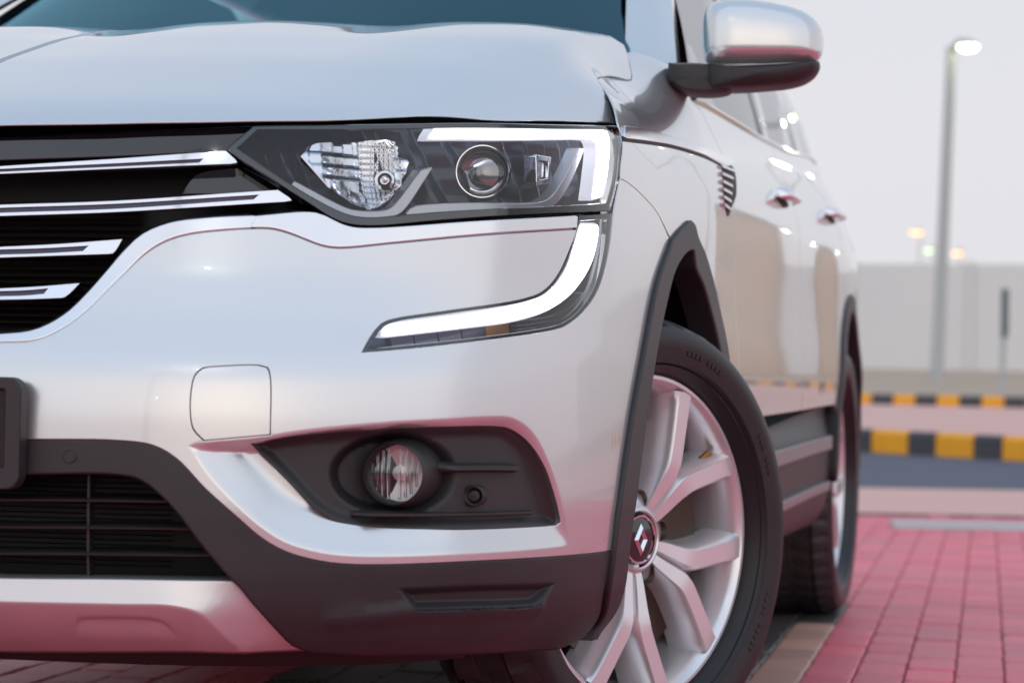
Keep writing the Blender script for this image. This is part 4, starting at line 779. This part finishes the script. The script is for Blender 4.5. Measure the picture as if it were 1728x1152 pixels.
# far wall
W1, W2 = at(1430, 624, 47), at(1728, 629, 46); dW = (W2-W1)/np.linalg.norm(W2-W1)*[1, 1, 0]; hW = 2.25; bW = np.cross(up, dW)
wall = bpy.data.objects.new('boundary_wall', None); COL.objects.link(wall); tag(wall, 'long pale grey panelled wall across the road behind the kerbs', 'wall')
for i in range(-14, 16):
    p = W1*[1, 1, 0]+dW*(i*2.4)+up*.9
    def blk(a, b, y0, y1, z0, z1, nm):
        V = [p+dW*x+bW*y+up*z for x in (a, b) for y in (y0, y1) for z in (z0, z1)]
        MB().add(V, [(0, 1, 3, 2), (4, 6, 7, 5), (0, 4, 5, 1), (2, 3, 7, 6), (0, 2, 6, 4), (1, 5, 7, 3)]).build(nm, M['wall'], wall, smooth=False)
    blk(.16, 2.385, .05, .20, -.2, hW, 'wall_panel'); blk(-.0, .145, .0, .25, -.2, hW+.05, 'wall_post')
# street lamps and the sign
def post(name, base, top, r0, r1, head, hd, hm, label, grp=None, arm=True):
    e = bpy.data.objects.new(name, None); COL.objects.link(e); e.location = Vector(base); tag(e, label, 'street lamp', grp)
    L = lambda p: np.asarray(p, float)-np.asarray(base, float)
    MB().tube([L(base), L(base)*.5+L(top)*.5, L(top)], [r0, (r0+r1)/2, r1], 12).build('pole', M['pole'], e)
    if arm: MB().tube([L(top)-up*.05, L(top)+(L(head)-L(top))*.5+up*.08, L(head)+up*.06], r1*.7, 8).build('arm', M['pole'], e)
    q = L(head); MB().lathe([(.07, .001), (.075, hd*.7), (.02, hd*1.15), (-.02, hd*1.15)], q, (0, 0, 1), 20).build('lamp_head', M['pole'], e)
    MB().lathe([(-.01, hd*1.05), (-.07, hd*.8), (-.10, .001)], q, (0, 0, 1), 20).build('lamp', hm, e)
post('street_lamp', at(1580, 655, 40), at(1606, 80, 40), .12, .09, at(1633, 77, 39.6), .16, M['lamp'], 'tall grey lamp post by the wall with its white lamp lit')
for (px, py, hm, k, lb) in ((1547, 392, M['sodium'], 1., 'distant amber street lamp glowing left of the tall grey lamp post'), (1615, 427, M['sodium'], .8, 'distant orange street lamp glowing right of the tall grey lamp post'), (1567, 422, M['green_lamp'], .7, 'distant faint pale green lamp just left of the tall grey lamp post')):
    h = at(px, py, 150); b0 = h.copy(); b0[2] = 1.; post('street_lamp', b0, h+up*.3+rth*.3, .08, .06, h, .42*k, hm, lb, 'lit lamps far beyond the wall')
sg = bpy.data.objects.new('road_sign', None); COL.objects.link(sg); b0 = at(1690, 655, 30); tag(sg, 'dark narrow sign on a thin grey post behind the kerbs', 'sign'); sg.location = Vector(b0)
tp = at(1696, 486, 30)-b0; MB().tube([-up*.3, tp], .035, 10).build('post', M['pole'], sg)
n_ = (rth*.25+fwh*.97); c_ = at(1696, 528, 29.9)-b0; a_ = rth*.97-fwh*.25; a_ = rth*.35+fwh*.93
V = [c_+a_*x+up*z+np.cross(up, a_)*y for x in (-.2, .2) for y in (-.02, .02) for z in (-.31, .31)]
MB().add(V, [(0, 1, 3, 2), (4, 6, 7, 5), (0, 4, 5, 1), (2, 3, 7, 6), (0, 2, 6, 4), (1, 5, 7, 3)]).build('sign_board', M['sign'], sg, smooth=False)

# lamps and a hut outside the picture: only their reflections in the paint are seen
for (px, py, pz), (az_, el_), L_, lb in (((.48, .14, .77), (172.8, 40.9), 10., 'lit lot lamp standing in front of the car, mirrored as dots above its lower lamp'), ((.43, .04, .60), (178.5, 12.2), 30., 'lit lot lamp far in front of the car, mirrored beside the square cover'), ((.90, .85, .99), (9.6, 12.1), 30., 'lit roadside lamp beyond the right edge, mirrored on the front wing'), ((.86, 2.72, 1.15), (.6, 9.4), 36., 'lit roadside lamp past the right edge, mirrored below the side windows'), ((.91, 2.86, .97), (6.6, 4.9), 52., 'lit roadside lamp past the hut, mirrored on the rear door')):
    a, e_ = R(az_), R(el_); h = np.array([px, py, pz])+L_*np.array([math.sin(a)*math.cos(e_), math.cos(a)*math.cos(e_), math.sin(e_)]); k = np.array([math.cos(a), -math.sin(a), 0])
    b0 = h*[1, 1, 0]+k*1.0; post('street_lamp', b0, np.array([*b0[:2], h[2]]), .08, .06, h, .10, M['lamp_far'], lb, 'lit street lamps outside the frame')
M['hut'] = ground_mat('sand_plaster', (.56, .37, .22), (.62, .42, .26), 1.5)
hut = bpy.data.objects.new('guard_hut', None); COL.objects.link(hut); tag(hut, 'sand coloured hut beyond the right edge, mirrored as tan streaks in the doors', 'hut'); hut.location = (.92+30*math.sin(R(8.6)), 2+30*math.cos(R(8.6)), .8)
MB().box((0, 0, 1.3), (1.3, 2.2, 2.8)).build('wall', M['hut'], hut, smooth=False); MB().box((0, 0, 2.78), (1.6, 2.6, .16)).build('roof', M['concrete'], hut, smooth=False)
MB().box((-.2, -1.11, .95), (.7, .05, 2.0)).build('door', M['hut'], hut, smooth=False); wn = MB().box((.42, -1.11, 1.5), (.3, .05, .5)).build('window', M['pole'], hut, smooth=False); MB().box((.42, -1.14, 1.5), (.24, .02, .42)).build('pane', M['gloss_black'], wn, smooth=False)
